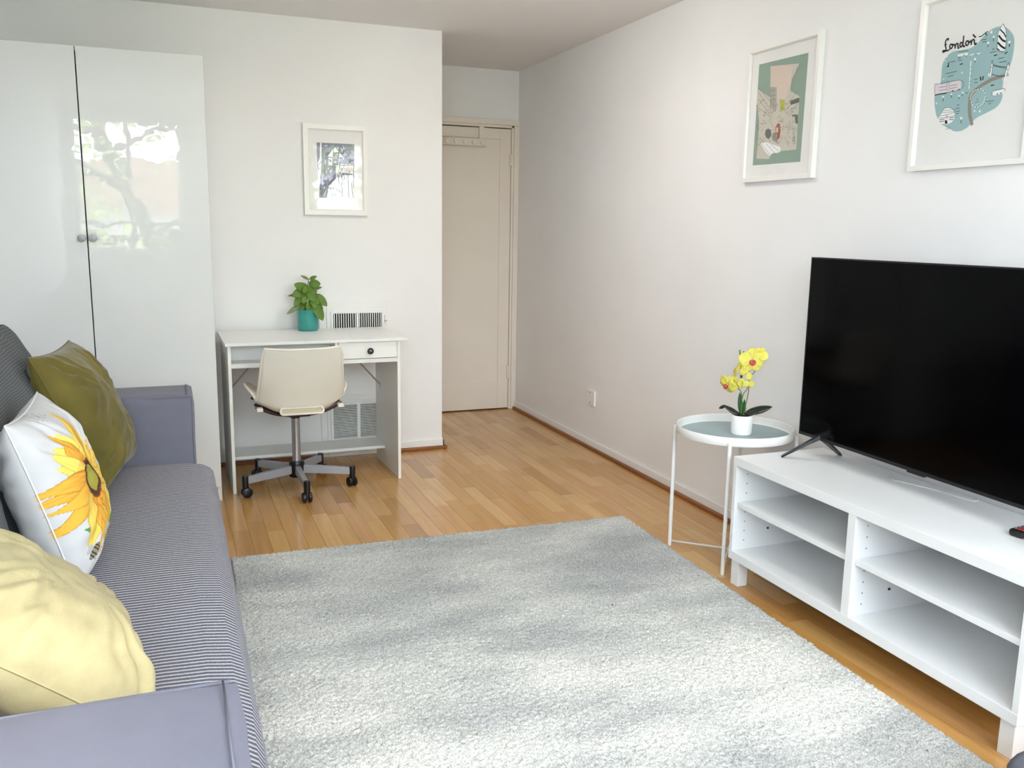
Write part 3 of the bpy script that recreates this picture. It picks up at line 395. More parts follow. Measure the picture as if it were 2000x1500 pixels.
HOUSE=[('f','v',0,[(-.1,.141),(.1,.141),(.097,-.144),(-.099,-.145)]),('f','w',0,[(-.082,.14),(-.074,.14),(-.076,.048),(-.085,-.054),(-.095,-.145),(-.101,-.145),(-.099,.023),(-.084,.063)]),('f','w',0,[(-.048,.068),(-.003,.124),(.042,.07)]),('f','w',0,[(-.04,.065),(-.018,.065),(-.019,.026),(-.039,.026)]),('f','w',0,[(-.002,.066),(.018,.067),(.016,-.004),(.032,-.05),(.054,-.143),(-.051,-.145),(-.042,-.084),(-.001,-.043)]),('f','w',0,[(.025,.036),(.1,.035),(.099,-.016),(.016,-.008)]),('f','w',0,[(.032,-.023),(.097,-.02),(.097,-.144),(.05,-.143)]),('f','x',0,[(-.074,.044),(-.045,.049),(-.047,-.041),(-.076,-.038)]),('f','x',0,[(-.014,.093),(.022,.098),(.018,.067),(.013,.028),(-.013,.027)]),('f','v',0,[(-.077,-.054),(-.049,-.053),(-.058,-.092),(-.067,-.144),(-.095,-.144)]),('s','z',.003,[(-.07,.063),(-.001,.13)]),('s','z',.003,[(-.062,.06),(-.003,.124)]),('s','z',.003,[(-.001,.13),(.05,.068)]),('s','z',.003,[(-.003,.124),(.042,.07)]),('s','z',.003,[(-.05,.066),(.042,.069)]),('s','z',.003,[(-.097,.023),(-.054,.064)]),('s','z',.003,[(-.054,.064),(-.023,.046)]),('s','z',.003,[(-.099,.027),(-.091,.0)]),('s','z',.003,[(.017,.036),(.058,.069)]),('s','z',.003,[(.058,.065),(.09,.035)]),('s','z',.003,[(.025,.028),(.098,.031)]),('s','z',.003,[(.064,-.022),(.066,-.14)]),('s','z',.003,[(.096,.031),(.092,-.088)]),('s','z',.003,[(-.041,-.076),(-.009,-.044)]),('s','z',.003,[(.012,-.023),(.015,-.071)]),('s','z',.003,[(-.014,.089),(-.007,.027)]),('s','z',.003,[(.014,.09),(.009,.051)]),('s','z',.003,[(.031,-.09),(.032,-.137)]),('s','z',.003,[(.084,-.088),(.091,-.14)]),('s','z',.003,[(-.028,-.033),(-.025,-.076)]),('s','z',.003,[(-.042,-.092),(-.01,-.095)]),('s','z',.003,[(-.063,.04),(-.062,-.038)]),('s','s',.003,[(.027,.016),(.028,-.005)]),('s','s',.003,[(.035,.017),(.036,-.005)]),('s','s',.003,[(.043,.017),(.045,-.005)]),('s','s',.003,[(.051,.017),(.053,-.004)]),('s','s',.003,[(.059,.018),(.061,-.004)]),('s','s',.003,[(.067,.018),(.069,-.004)]),('s','s',.003,[(.075,.018),(.077,-.003)]),('s','s',.003,[(.083,.019),(.085,-.003)]),('s','s',.003,[(.092,.019),(.093,-.003)]),('s','w',.0026,[(-.075,-.039),(-.076,-.031)]),('s','z',.0026,[(.04,-.027),(.034,-.008)]),('s','z',.0026,[(.043,.122),(.046,.13)]),('s','z',.0026,[(-.038,.115),(-.036,.131)]),('s','z',.0026,[(.027,-.072),(.029,-.053)]),('s','w',.0026,[(.074,.058),(.074,.064)]),('s','x',.0026,[(.019,-.115),(.019,-.106)]),('s','x',.0026,[(-.073,.015),(-.068,.026)]),('s','z',.0026,[(.084,-.086),(.08,-.064)]),('s','w',.0026,[(.095,.134),(.092,.137)]),('s','z',.0026,[(.009,.115),(.011,.127)]),('s','z',.0026,[(.026,-.004),(.028,.014)]),('s','w',.0026,[(-.065,-.13),(-.056,-.109)]),('s','z',.0026,[(-.028,.04),(-.03,.056)]),('s','z',.0026,[(.016,-.035),(.017,-.029)]),('s','v',.0026,[(.051,-.013),(.051,-.001)]),('s','w',.0026,[(.088,.095),(.088,.109)]),('s','z',.0026,[(-.009,-.133),(-.001,-.118)]),('s','x',.0026,[(.016,-.021),(.013,.002)]),('s','z',.0026,[(.015,-.028),(.021,-.006)]),('s','z',.0026,[(-.032,.046),(-.033,.057)]),('s','z',.0026,[(.008,-.034),(.006,-.013)]),('s','z',.0026,[(-.033,-.102),(-.029,-.091)]),('s','z',.0026,[(-.053,.104),(-.05,.11)]),('s','z',.0026,[(-.082,-.125),(-.075,-.108)]),('s','z',.0026,[(-.046,.065),(-.04,.076)]),('s','v',.0026,[(.024,-.124),(.024,-.109)]),('s','z',.0026,[(.057,.109),(.055,.115)]),('s','v',.0026,[(-.011,-.067),(-.008,-.044)]),('s','z',.0026,[(.002,-.105),(-.001,-.093)]),('s','w',.0026,[(.049,-.02),(.051,.002)]),('s','w',.0026,[(.014,.109),(.011,.122)]),('s','w',.0026,[(-.047,.123),(-.048,.13)]),('s','w',.0026,[(-.008,.038),(-.003,.05)]),('s','z',.0026,[(.031,-.107),(.031,-.085)]),('s','z',.0026,[(.057,.043),(.057,.058)]),('s','w',.0026,[(.041,.017),(.047,.038)]),('s','w',.0026,[(.068,.091),(.069,.1)]),('s','z',.0026,[(-.084,-.107),(-.08,-.09)]),('s','w',.0026,[(.021,-.076),(.02,-.061)]),('s','z',.0026,[(-.009,-.011),(-.005,.003)]),('s','x',.0026,[(.064,.019),(.064,.04)]),('s','x',.0026,[(-.035,.093),(-.035,.103)]),('s','w',.0026,[(.082,-.113),(.089,-.1)]),('s','v',.0026,[(.053,-.129),(.061,-.111)]),('s','z',.0026,[(.023,-.088),(.033,-.067)]),('s','z',.0026,[(.045,-.046),(.043,-.03)]),('s','x',.0026,[(.072,-.009),(.077,.004)]),('s','v',.0026,[(.07,.053),(.065,.073)]),('s','v',.0026,[(-.062,-.09),(-.056,-.075)]),('s','x',.0026,[(.055,-.046),(.053,-.038)]),('s','w',.0026,[(.029,.073),(.031,.08)]),('s','z',.0026,[(-.056,.077),(-.051,.091)]),('s','w',.0026,[(-.045,.127),(-.044,.13)]),('s','x',.0026,[(-.013,.096),(-.006,.118)]),('s','v',.0026,[(.029,.102),(.028,.109)]),('s','x',.0026,[(.077,.121),(.08,.128)]),('s','x',.0026,[(-.043,-.001),(-.043,.006)]),('s','w',.0026,[(.044,.112),(.04,.133)]),('s','z',.0026,[(.04,.019),(.047,.04)]),('s','w',.0026,[(-.054,.121),(-.051,.13)]),('s','x',.0026,[(-.002,.014),(.004,.026)]),('s','v',.0026,[(-.043,-.023),(-.045,-.005)]),('s','z',.0026,[(.073,.058),(.081,.077)]),('s','w',.0026,[(.006,.082),(.01,.09)]),('s','w',.0026,[(.034,.099),(.03,.119)]),('s','z',.0026,[(.072,-.011),(.069,.0)]),('s','v',.0026,[(.002,-.049),(.004,-.043)]),('s','w',.0026,[(.06,-.073),(.057,-.053)]),('s','v',.0026,[(-.016,-.01),(-.017,-.003)]),('s','v',.0026,[(.022,.09),(.024,.111)]),('s','z',.0026,[(.083,-.067),(.089,-.053)]),('s','z',.0026,[(-.06,-.076),(-.06,-.069)]),('s','w',.0026,[(-.054,-.015),(-.049,-.004)]),('s','w',.0026,[(-.056,.032),(-.054,.052)]),('s','z',.0026,[(-.025,-.136),(-.016,-.118)]),('s','x',.0026,[(.058,.004),(.057,.012)]),('s','x',.0026,[(-.041,.013),(-.034,.028)]),('s','w',.0026,[(-.002,-.129),(-.005,-.117)]),('s','z',.0026,[(-.068,.048),(-.072,.06)]),('s','z',.0026,[(.034,.004),(.031,.013)]),('s','v',.0026,[(-.014,.087),(-.013,.104)]),('s','x',.0026,[(-.017,.042),(-.02,.059)]),('s','z',.0026,[(.036,.119),(.04,.128)]),('s','z',.0026,[(.009,.043),(.016,.066)]),('s','v',.0026,[(-.062,.116),(-.058,.129)]),('s','x',.0026,[(-.043,.013),(-.042,.019)]),('s','x',.0026,[(-.064,.003),(-.055,.021)]),('s','w',.0026,[(.042,-.123),(.044,-.11)]),('s','w',.0026,[(-.071,-.077),(-.074,-.06)]),('s','w',.0026,[(.033,.093),(.035,.111)]),('s','z',.0026,[(-.082,-.055),(-.083,-.036)]),('s','z',.0026,[(-.009,.059),(-.012,.079)]),('s','v',.0026,[(-.071,-.119),(-.061,-.1)]),('s','x',.0026,[(.01,-.116),(.018,-.096)]),('s','w',.0026,[(-.03,-.014),(-.021,.006)]),('s','w',.0026,[(-.054,.124),(-.054,.13)]),('s','w',.0026,[(-.027,-.022),(-.03,-.002)]),('s','v',.0026,[(-.07,-.025),(-.075,-.005)]),('s','w',.0026,[(-.015,-.065),(-.009,-.052)]),('s','w',.0026,[(.006,.012),(.01,.02)]),('s','x',.0026,[(.006,.056),(.006,.067)]),('s','w',.0026,[(-.076,-.055),(-.073,-.037)]),('s','w',.0026,[(.039,.055),(.043,.072)]),('s','w',.0026,[(-.041,.005),(-.04,.012)]),('s','z',.0026,[(-.005,-.015),(-.002,-.007)]),('s','w',.0026,[(.022,-.028),(.032,-.008)]),('s','x',.0026,[(.067,.058),(.067,.066)]),('s','x',.0026,[(-.018,-.101),(-.01,-.082)]),('s','w',.0026,[(-.065,-.095),(-.064,-.085)])]
picture('framed_line_print', 'white-framed grey line drawing hanging over the desk on the far wall', (-1.436, Y1, 1.582), 0, .344, .472, .030, .020, None, HOUSE, 1)
picture('framed_street_print', 'white-framed sage and pink street scene, the smaller-looking one farther along the right wall', (0, 2.747, 1.76), -PI/2, .440, .535, .021, .022, None, STREET, 1)
picture('framed_city_map', 'white-framed teal illustrated map reading London, above the television', (0, 1.844, 1.756), -PI/2, .432, .532, .019, .022, None, LONDON, 1)

# ------------------------------------------------------------------ wardrobe
def wardrobe():
    yf = 3.957; t = thing('wardrobe', 'tall white wardrobe with two high-gloss doors behind the sofa', 'wardrobe', (-2.617, yf, 0))
    bobj('carcass', [(-.499, -.481, .021, .62, 0, 2.005), (.481, .499, .021, .62, 0, 2.005), (-.481, .481, .021, .62, 1.987, 2.005), (-.481, .481, .021, .62, .07, .088), (-.481, .481, .612, .62, .088, 1.987), (-.481, .481, .06, .075, 0, .07)], M_white, t)
    for k, (x0, x1) in enumerate(((-.498, -.0022), (.0022, .498))):
        d = bobj('door', [(x0, x1, 0, .019, .072, 2.003)], M_gloss, t, .0015)
        bm = bmesh.new(); bmesh.ops.create_cube(bm, size=1)
        s = -1 if k == 0 else 1
        bm.free(); bm = bmesh.new(); lathe(bm, [(0, .0), (.0, .001), (.0045, .001), (.0045, .012), (.0155, .014), (.0165, .018), (.0155, .024), (0, .0245)], 0, 0, 20)
        xform(bm, Matrix.Translation((s*.021, 0, 1.221)) @ Matrix.Rotation(PI/2, 4, 'X')); obj('knob', bm, M_nickel, d, smooth=True, angle=35)
    return t
wardrobe()

# ------------------------------------------------------------------ desk
def desk():
    t = thing('writing_desk', 'small white writing desk with one drawer against the far wall', 'desk', (-2.074, 4.045, 0), .013)
    bobj('desktop', [(0, .885, 0, .53, .7215, .7365)], M_white, t, .003)
    for x0, x1 in ((.012, .027), (.832, .847)): bobj('side_panel', [(x0, x1, .015, .50, 0, .7215)], M_edge, t, .001)
    bobj('under_shelf', [(.027, .832, .017, .50, .615, .636)], M_white, t, .001)
    bobj('divider', [(.518, .534, .017, .50, .636, .7215)], M_edge, t, .001)
    bobj('niche_back', [(.027, .518, .15, .158, .636, .7215)], M_white, t)
    dr = bobj('drawer', [(.537, .830, .013, .028, .639, .7195), (.545, .822, .028, .42, .643, .712)], M_edge, t, .001)
    bm = bmesh.new(); lathe(bm, [(0, 0), (.006, 0), (.006, .012), (.015, .014), (.0165, .018), (.0155, .023), (0, .024)], 0, 0, 20)
    xform(bm, Matrix.Translation((.690, .013, .677)) @ Matrix.Rotation(PI/2, 4, 'X')); obj('knob', bm, M_dark, dr, smooth=True, angle=35)
    bm = bmesh.new(); lathe(bm, [(0, .0243), (.0085, .0243), (.0075, .0262), (0, .0266)], 0, 0, 16)
    xform(bm, Matrix.Translation((.690, .013, .677)) @ Matrix.Rotation(PI/2, 4, 'X')); obj('knob_face', bm, M_nickel, t, smooth=True)
    bobj('lower_shelf', [(.027, .832, .295, .50, .096, .112)], M_white, t, .001)
    for a, b in (((.832, .385, .432), (.672, .385, .612)), ((.027, .385, .432), (.187, .385, .612))):
        bm = bmesh.new(); d = Vector(b)-Vector(a); tube(bm, [a, b], .0045, 8); s = -1 if a[0] > .5 else 1
        box(bm, a[0]+min(0, s*.004), a[0]+max(0, s*.004), a[1]-.012, a[1]+.012, a[2]-.02, a[2]+.012); box(bm, b[0]-.015, b[0]+.015, b[1]-.008, b[1]+.008, b[2], .615)
        obj('brace', bm, M_steel, t)
desk()

# ------------------------------------------------------------------ swivel chair
def swivel_chair():
    t = thing('swivel_chair', 'cream plastic swivel chair on a silver five-star castor base at the desk', 'chair', (-1.755, 4.085, 0), .0)
    path = [(.20, .440), (.17, .452), (.10, .446), (0, .430), (-.10, .420), (-.17, .418), (-.215, .428), (-.245, .455), (-.262, .50), (-.285, .56), (-.310, .63), (-.332, .70), (-.345, .738)]
    hw = [.170, .195, .225, .235, .230, .218, .208, .200, .195, .190, .184, .178, .166]
    P = catmull([(0, y, z) for y, z in path], 4); HW = [v.x for v in catmull([(w, 0, 0) for w in hw], 4)]
    n = len(P); bm = bmesh.new(); G = []; ns = 24
    for i, p in enumerate(P):
        f = i/(n-1); a = P[max(i-1, 0)]; b = P[min(i+1, n-1)]; tn = (b-a).normalized(); nn = Vector((0, -tn.z, tn.y))
        if nn.z < 0 and f < .5: nn = -nn
        if f >= .5 and nn.y < 0: nn = -nn
        row = []
        curl = .085*math.exp(-((f-.30)/.22)**2)+.030*math.exp(-((f-.55)/.2)**2)+.020
        for k in range(ns+1):
            s = -1+2*k/ns; x = HW[i]*s
            if f > .93: x *= 1-.0*abs(s)
            row.append(bm.verts.new((x, p.y+nn.y*curl*abs(s)**3, p.z+nn.z*curl*abs(s)**3)))
        G.append(row)
    for i in range(n-1):
        for k in range(ns): bm.faces.new((G[i][k], G[i][k+1], G[i+1][k+1], G[i+1][k]))
    sh = obj('seat_shell', bm, M_cream, t, smooth=True)
    m = sh.modifiers.new('solid', 'SOLIDIFY'); m.thickness = .008; m.offset = 0
    edge = [G_ for G_ in []]
    # rolled rim all round the shell
    def pt(i, k):
        p = P[i]; f = i/(n-1); a = P[max(i-1, 0)]; b = P[min(i+1, n-1)]; tn = (b-a).normalized(); nn = Vector((0, -tn.z, tn.y))
        if nn.z < 0 and f < .5: nn = -nn
        if f >= .5 and nn.y < 0: nn = -nn
        curl = .085*math.exp(-((f-.30)/.22)**2)+.030*math.exp(-((f-.55)/.2)**2)+.020; s = -1+2*k/ns
        return Vector((HW[i]*s, p.y+nn.y*curl*abs(s)**3, p.z+nn.z*curl*abs(s)**3))
    loop = [pt(i, 0) for i in range(n)]+[pt(n-1, k) for k in range(1, ns)]+[pt(i, ns) for i in range(n-1, -1, -1)]+[pt(0, k) for k in range(ns-1, 0, -1)]
    bm = bmesh.new(); tube(bm, loop, .0062, 8, closed=True); obj('rim', bm, M_cream, t, smooth=True)
    # hand slot low on the back, with its raised lip
    def cap(w, h, y, zc, k=20):
        return [Vector((( 1 if math.cos(a) > 0 else -1)*(w-h)+h*math.cos(a), y-.0*a, zc+h*math.sin(a))) for a in [2*PI*(j+.5)/k for j in range(k)]]
    bm = bmesh.new(); L = [v+Vector((0, -.016+.6*(v.z-.44), 0)) for v in cap(.098, .0135, -.238, .440)]; tube(bm, L, .005, 8, closed=True); obj('slot_lip', bm, M_cream, t, smooth=True)
    bm = bmesh.new(); f = bm.faces.new([bm.verts.new(v+Vector((0, .002, 0))) for v in L]); r = bmesh.ops.extrude_face_region(bm, geom=[f])
    for v in r['geom']:
        if isinstance(v, bmesh.types.BMVert): v.co.y += .006
    obj('slot', bm, M_cream2, t)
    for s in (-1, 1):
        bobj('bracket_lug', [(s*.186-.014, s*.186+.014, -.225, -.185, .438, .456)], M_cream, t, .004)
    bm = bmesh.new()
    for y in (-.165, -.10, .08): tube(bm, catmull([(-.20, y, .452), (-.12, y, .416), (-.04, y, .402), (.04, y, .402), (.12, y, .416), (.20, y, .452)], 5), .0075, 8)
    box(bm, -.05, .05, -.165, .08, .392, .404, .003); obj('under_frame', bm, mat('dark_steel', (62, 50, 52), .4, .5, metal=.5), t, smooth=False)
    bm = bmesh.new(); lathe(bm, [(0, .37), (.0135, .37), (.0135, .40), (0, .40)], seg=20); lathe(bm, [(0, .11), (.0205, .11), (.0205, .355), (0, .355)], seg=24); obj('gas_column', bm, M_steel, t, smooth=True, angle=40)
    bm = bmesh.new(); lathe(bm, [(0, .355), (.022, .355), (.0235, .362), (.022, .372), (.0, .374)], seg=24); obj('column_collar', bm, M_dark, t, smooth=True, angle=50)
    bm = bmesh.new(); lathe(bm, [(0, .058), (.036, .058), (.038, .064), (.038, .125), (.034, .136), (.022, .138), (0, .138)], seg=28); obj('hub', bm, M_dark, t, smooth=True, angle=40)
    for k in range(5):
        a = math.radians(-88+72*k); R = Matrix.Rotation(a, 4, 'Z')
        bm = bmesh.new(); s0 = [(.030, .014, .076, .118), (.262, .0125, .066, .100)]
        vs = []
        for x, w, z0, z1 in s0: vs.append([bm.verts.new((x, sy*w, z)) for sy, z in ((-1, z0), (1, z0), (1, z1), (-1, z1))])
        for j in range(4): bm.faces.new((vs[0][j], vs[0][(j+1) % 4], vs[1][(j+1) % 4], vs[1][j]))
        bm.faces.new(vs[0]); bm.faces.new(vs[1][::-1]); bmesh.ops.bevel(bm, geom=list(bm.edges), offset=.003, segments=2, affect='EDGES')
        xform(bm, R); obj('leg', bm, M_silver, t)
        c = Vector((.272*math.cos(a), .272*math.sin(a), 0)); ca = a+.9+k*1.7
        if k == 0: ca = PI*.02
        if k == 1: ca = .3
        RC = Matrix.Translation(c) @ Matrix.Rotation(ca, 4, 'Z')
        bm = bmesh.new(); lathe(bm, [(0, .045), (.0145, .045), (.0155, .066), (.0155, .101), (.014, .106), (0, .107)], seg=16)
        xform(bm, Matrix.Translation(c)); n0 = len(bm.verts); box(bm, -.006, .006, -.012, .014, .022, .052, .002); xform(bm, RC, n0)
        ca_ = obj('castor', bm, M_dark, t, smooth=True, angle=40)
        bm = bmesh.new()
        for s in (-1, 1):
            n0 = len(bm.verts); lathe(bm, [(0, 0), (.020, 0), (.0245, .004), (.0250, .010), (.0235, .016), (.016, .019), (0, .020)], seg=20)
            mt = RC @ Matrix.Translation((s*.004, .006, .0252)) @ Matrix.Rotation(s*PI/2, 4, 'Y'); xform(bm, mt, n0)
        obj('wheel', bm, M_dark, ca_, smooth=True, angle=40)
swivel_chair()

# ------------------------------------------------------------------ leaves
def leaf(name, base, tip, width, m, parent, sag=.15, normal=(0, -1, 0), fold=.15, thick=0):
    base, tip = Vector(base), Vector(tip); ax = tip-base; L = ax.length; nrm = Vector(normal); side = ax.cross(nrm).normalized(); nrm = side.cross(ax).normalized()
    bm = bmesh.new(); rows = []; n = 8
    for i in range(n+1):
        f = i/n; w = width/2*(math.sin(PI*min(1, f*.92+.04))**.7)*(1.15-.35*f)
        c = base+ax*f+nrm*(-sag*L*f*f+.12*L*math.sin(PI*f)*0)
        if i == n: w = .0005
        rows.append([bm.verts.new(c+side*w*s+nrm*(fold*w*abs(s)+.04*w*math.sin(f*14+s))) for s in (-1, -.5, 0, .5, 1)])
    for A, B in zip(rows, rows[1:]):
        for k in range(4): bm.faces.new((A[k], A[k+1], B[k+1], B[k]))
    o = obj(name, bm, m, parent, smooth=True); md = o.modifiers.new('s', 'SOLIDIFY'); md.thickness = .0008; return o

def herb_pot():
    cx, cy = -1.622, 4.505; t = thing('potted_plant', 'bushy green plant in a teal pot at the back of the desk', 'plant', (cx, cy, .7365))
    bm = bmesh.new(); lathe(bm, [(0, 0), (.050, 0), (.0535, .003), (.0565, .014), (.0575, .112), (.0555, .113), (.053, .108), (.052, .09), (0, .09)], seg=36); obj('pot', bm, M_teal, t, smooth=True, angle=40)
    bm = bmesh.new(); lathe(bm, [(0, .088), (.0522, .0905), (.051, .095), (.02, .098), (0, .099)], seg=24); obj('soil', bm, M_soil, t, smooth=True)
    o = Vector((cx, cy, .7365))
    def q(x, z, y=0): return Vector((x-cx, y, z-.7365))
    stems = [[q(-1.622, .835), q(-1.628, .90), q(-1.618, .96), q(-1.612, 1.012)], [q(-1.635, .835), q(-1.655, .88), q(-1.665, .925, -.01)], [q(-1.61, .835), q(-1.595, .88, -.02), q(-1.578, .93, -.02)], [q(-1.63, .835, -.02), q(-1.64, .87, -.035), q(-1.66, .876, -.04)]]
    for s in stems: bm = bmesh.new(); tube(bm, catmull(s, 4), .0025, 6); obj('stem', bm, M_stem, t, smooth=True)
    Lv = [((-1.613, 1.008), (-1.652, 1.03), .016, 0), ((-1.607, 1.008), (-1.572, 1.026), .022, 0), ((-1.612, .985), (-1.556, .985), .050, -.02), ((-1.612, .975), (-1.578, .935), .046, -.02),
          ((-1.615, .955), (-1.690, .985), .05, -.03), ((-1.63, .95), (-1.702, .925), .056, -.03), ((-1.60, .955), (-1.545, .968), .02, 0), ((-1.66, .93), (-1.722, .922), .016, .01),
          ((-1.645, .935), (-1.695, .872), .040, -.03), ((-1.63, .935), (-1.652, .885), .034, -.04), ((-1.578, .93), (-1.522, .868), .044, -.02), ((-1.60, .935), (-1.565, .878), .040, -.03),
          ((-1.625, .95), (-1.59, .895), .046, -.045), ((-1.655, .878), (-1.733, .832), .026, -.03), ((-1.595, .885), (-1.548, .798), .058, -.055), ((-1.59, .89), (-1.545, .85), .04, -.03),
          ((-1.635, .89), (-1.665, .848), .034, -.03), ((-1.625, .885), (-1.61, .842), .036, -.045), ((-1.61, .90), (-1.63, .85), .034, -.05), ((-1.615, .92), (-1.575, .915), .03, -.04),
          ((-1.62, .965), (-1.648, .945), .04, -.045), ((-1.60, .91), (-1.59, .86), .034, -.05), ((-1.64, .905), (-1.66, .875), .03, .01), ((-1.60, .96), (-1.575, .95), .03, .02)]
    rnd = random.Random(3)
    for i, (b, e, w, y) in enumerate(Lv):
        leaf('leaf', q(b[0], b[1], y*.5), q(e[0], e[1], y-.012), w, M_leafb if i in (0, 7, 13) else M_leaf, t, .12, (rnd.uniform(-.5, .5), -1, rnd.uniform(0, .9)))
herb_pot()

# ------------------------------------------------------------------ round tray table
def tray_table():
    cx, cy = -.243, 2.600; t = thing('tray_table', 'round white metal tray table beside the media bench', 'side table', (cx, cy, 0))
    bm = bmesh.new(); lathe(bm, [(0, .5), (.217, .5), (.2175, .5012), (0, .5012)], seg=72); obj('tray_floor', bm, M_tray, t, smooth=True, angle=30)
    bm = bmesh.new(); lathe(bm, [(.2175, .4985), (.224, .498), (.226, .500), (.2265, .531), (.225, .5325), (.2225, .531), (.2218, .503), (.2175, .5013), (.2175, .4985)], seg=72); obj('tray_rim', bm, M_metalw, t, smooth=True, angle=50)
    legs = [(-.172, .160), (-.148, -.180), (.178, -.164), (.158, .172)]
    legs = [tuple(Vector(l).normalized()*.236) for l in legs]
    for i, (x, y) in enumerate(legs):
        bm = bmesh.new(); tube(bm, catmull([(x, y, 0), (x, y, .30), (x, y, .48), (x*.99, y*.99, .512)], 3), .0078, 12); obj('leg', bm, M_metalw, t, smooth=True, angle=50)
        bm = bmesh.new(); n = Vector((x, y, 0)).normalized(); tube(bm, [Vector((x, y, .505)), n*.2275+Vector((0, 0, .505))], .0055, 8); obj('hook', bm, M_metalw, t, smooth=True)
    for a, b, z in ((0, 2, .020), (1, 3, .029)):
        bm = bmesh.new(); tube(bm, [(legs[a][0], legs[a][1], z), (legs[b][0], legs[b][1], z)], .0042, 8); obj('crossbar', bm, M_metalw, t, smooth=True)
tray_table()

def orchid():
    cx, cy, z0 = -.225, 2.582, .5014; t = thing('potted_orchid', 'yellow orchid with dark strap leaves in a white pot on the tray table', 'plant', (cx, cy, z0))
    bm = bmesh.new(); lathe(bm, [(0, 0), (.0365, 0), (.0395, .003), (.0425, .076), (.0415, .0775), (.0395, .076), (.0385, .066), (0, .066)], seg=36); obj('pot', bm, M_potw, t, smooth=True, angle=40)
    bm = bmesh.new(); lathe(bm, [(0, .064), (.0387, .0665), (.03, .071), (0, .073)], seg=24); obj('soil', bm, M_soil, t, smooth=True)
    R = Vector((.80, -.60, 0)); F = Vector((-.6, -.8, 0)); U = Vector((0, 0, 1))
    def q(px, py, f=0): return R*((px-1454)/488)+U*(.079-(py-815)/500)+F*f       # offsets measured across and up from the pot mouth
    for s in ([(1456, 818), (1463, 770), (1462, 745), (1461, 725), (1455, 705), (1447, 700), (1441, 689)], [(1452, 818), (1453, 778), (1460, 765), (1461, 752)], [(1452, 790), (1450, 772), (1442, 763), (1432, 760)], [(1461, 745), (1456, 735), (1451, 728)], [(1461, 738), (1470, 733), (1474, 720)], [(1445, 701), (1442, 693), (1444, 688)]):
        bm = bmesh.new(); tube(bm, catmull([q(*p) for p in s], 4), .0019, 6); obj('stem', bm, M_stem, t, smooth=True)
    for p in ((1450, 694), (1447, 705), (1448, 740)):
        bm = bmesh.new(); bmesh.ops.create_uvsphere(bm, u_segments=10, v_segments=8, radius=.0055); xform(bm, Matrix.Translation(q(*p)) @ Matrix.Scale(1.4, 4, U)); obj('bud', bm, M_leafo, t, smooth=True)
    def flower(c, r, facing, up, lip=True, skip=()):
        f = Vector(facing).normalized(); u = (Vector(up)-f*Vector(up).dot(f)).normalized(); s = u.cross(f)
        for j, (ang, lw, ll) in enumerate(((90, .8, 1), (18, 1.15, 1.05), (162, 1.15, 1.05), (-50, .75, .9), (-130, .75, .9))):
            if j in skip: continue
            a = math.radians(ang); d = s*math.cos(a)+u*math.sin(a)
            leaf('petal', c+d*r*.08+f*.002*j, c+d*r*ll, r*lw, M_petal, t, .16, f, .12)
        if lip:
            for d, w in ((-u, .5), (-u*.5+s*.6, .32), (-u*.5-s*.6, .32)): leaf('lip', c+f*.004, c+d*r*.38+f*.012, r*w, M_lip, t, -.1, f, .3)
    flower(q(1466, 708, .01), .052, F+R*.25+U*.15, U)
    flower(q(1476, 697, -.012), .040, F*.6-R*.2+U*.5, U+R*.4, False)
    flower(q(1445, 727, 0), .047, F*.5-R*.8+U*.5, U+R*.1, False, (3,))
    flower(q(1424, 757, .01), .042, -U*.35-R*.6+F*.8, U*.8+R*.5, True, ())
    flower(q(1462, 747, .006), .036, F+R*.3, U, False, (1, 2))
    flower(q(1441, 750, -.01), .034, F*.8-R*.4, -U, False, (4,))
    leaf('leaf', q(1460, 812), q(1508, 795), .034, M_leafd, t, .06, F+U*.7, -.2)
    leaf('leaf', q(1458, 813, .01), q(1484, 805, .02), .022, M_leafd, t, .1, F+U*.7, -.2)
    leaf('leaf', q(1450, 815), q(1417, 800), .026, M_leafd, t, -.06, F*.8+U, -.3)
    leaf('leaf', q(1422, 800), q(1409, 806), .014, M_leafd, t, .2, F+U*.5, -.3)
    leaf('leaf', q(1452, 817), q(1447, 772), .021, M_leafo, t, .03, F, .3)
    leaf('leaf', q(1456, 817), q(1457, 785), .016, M_leafo, t, .03, F+R*.6, .3)
orchid()

# ------------------------------------------------------------------ media bench
def media_bench():
    y0, y1 = 1.152, 2.352; t = thing('media_bench', 'long low white open-shelf media bench under the television', 'tv bench', (-.42, (y0+y1)/2, 0))
    L = .6
    bobj('top', [(0, .405, -L, L, .452, .484)], M_bench, t, .0012)
    bobj('bottom', [(0, .405, -L, L, .098, .130)], M_bench, t, .0012)
    for a in (-L+.001, L-.019): bobj('side_panel', [(.001, .404, a, a+.018, .130, .452)], M_bench, t, .0008)
    bobj('divider', [(.001, .390, -.016, .016, .130, .452)], M_bench, t, .0008)
    bobj('back_panel', [(.390, .396, -L+.019, L-.019, .130, .452)], M_bench, t)
    for a, b in ((.018, L-.021), (-L+.021, -.018)): bobj('shelf', [(.012, .388, a+.001, b-.001, .297, .315)], M_bench, t, .0008)
    for x in (.010, .352):
        for a in (-L+.010, L-.052): bobj('leg', [(x, x+.042, a, a+.042, 0, .098)], M_bench, t, .001)
    bm = bmesh.new()                                                # rows of shelf-pin holes
    for yf, s in ((L-.0193, -1), (-.0163, -1)):
        for x in (.05, .30):
            for k in range(8):
                z = .165+.036*k
                if abs(z-.306) > .015: box(bm, x-.0022, x+.0022, yf-.0003, yf+.0003, z-.0022, z+.0022)
    obj('pin_hole', bm, mat('pin_hole_shade', (150, 150, 148), .9, .1), t, kind='stuff')
    for yf in (L-.0193, -.0163): bobj('pin', [(.152, .158, yf-.004, yf+.0003, .197, .203)], M_dark, t)
media_bench()

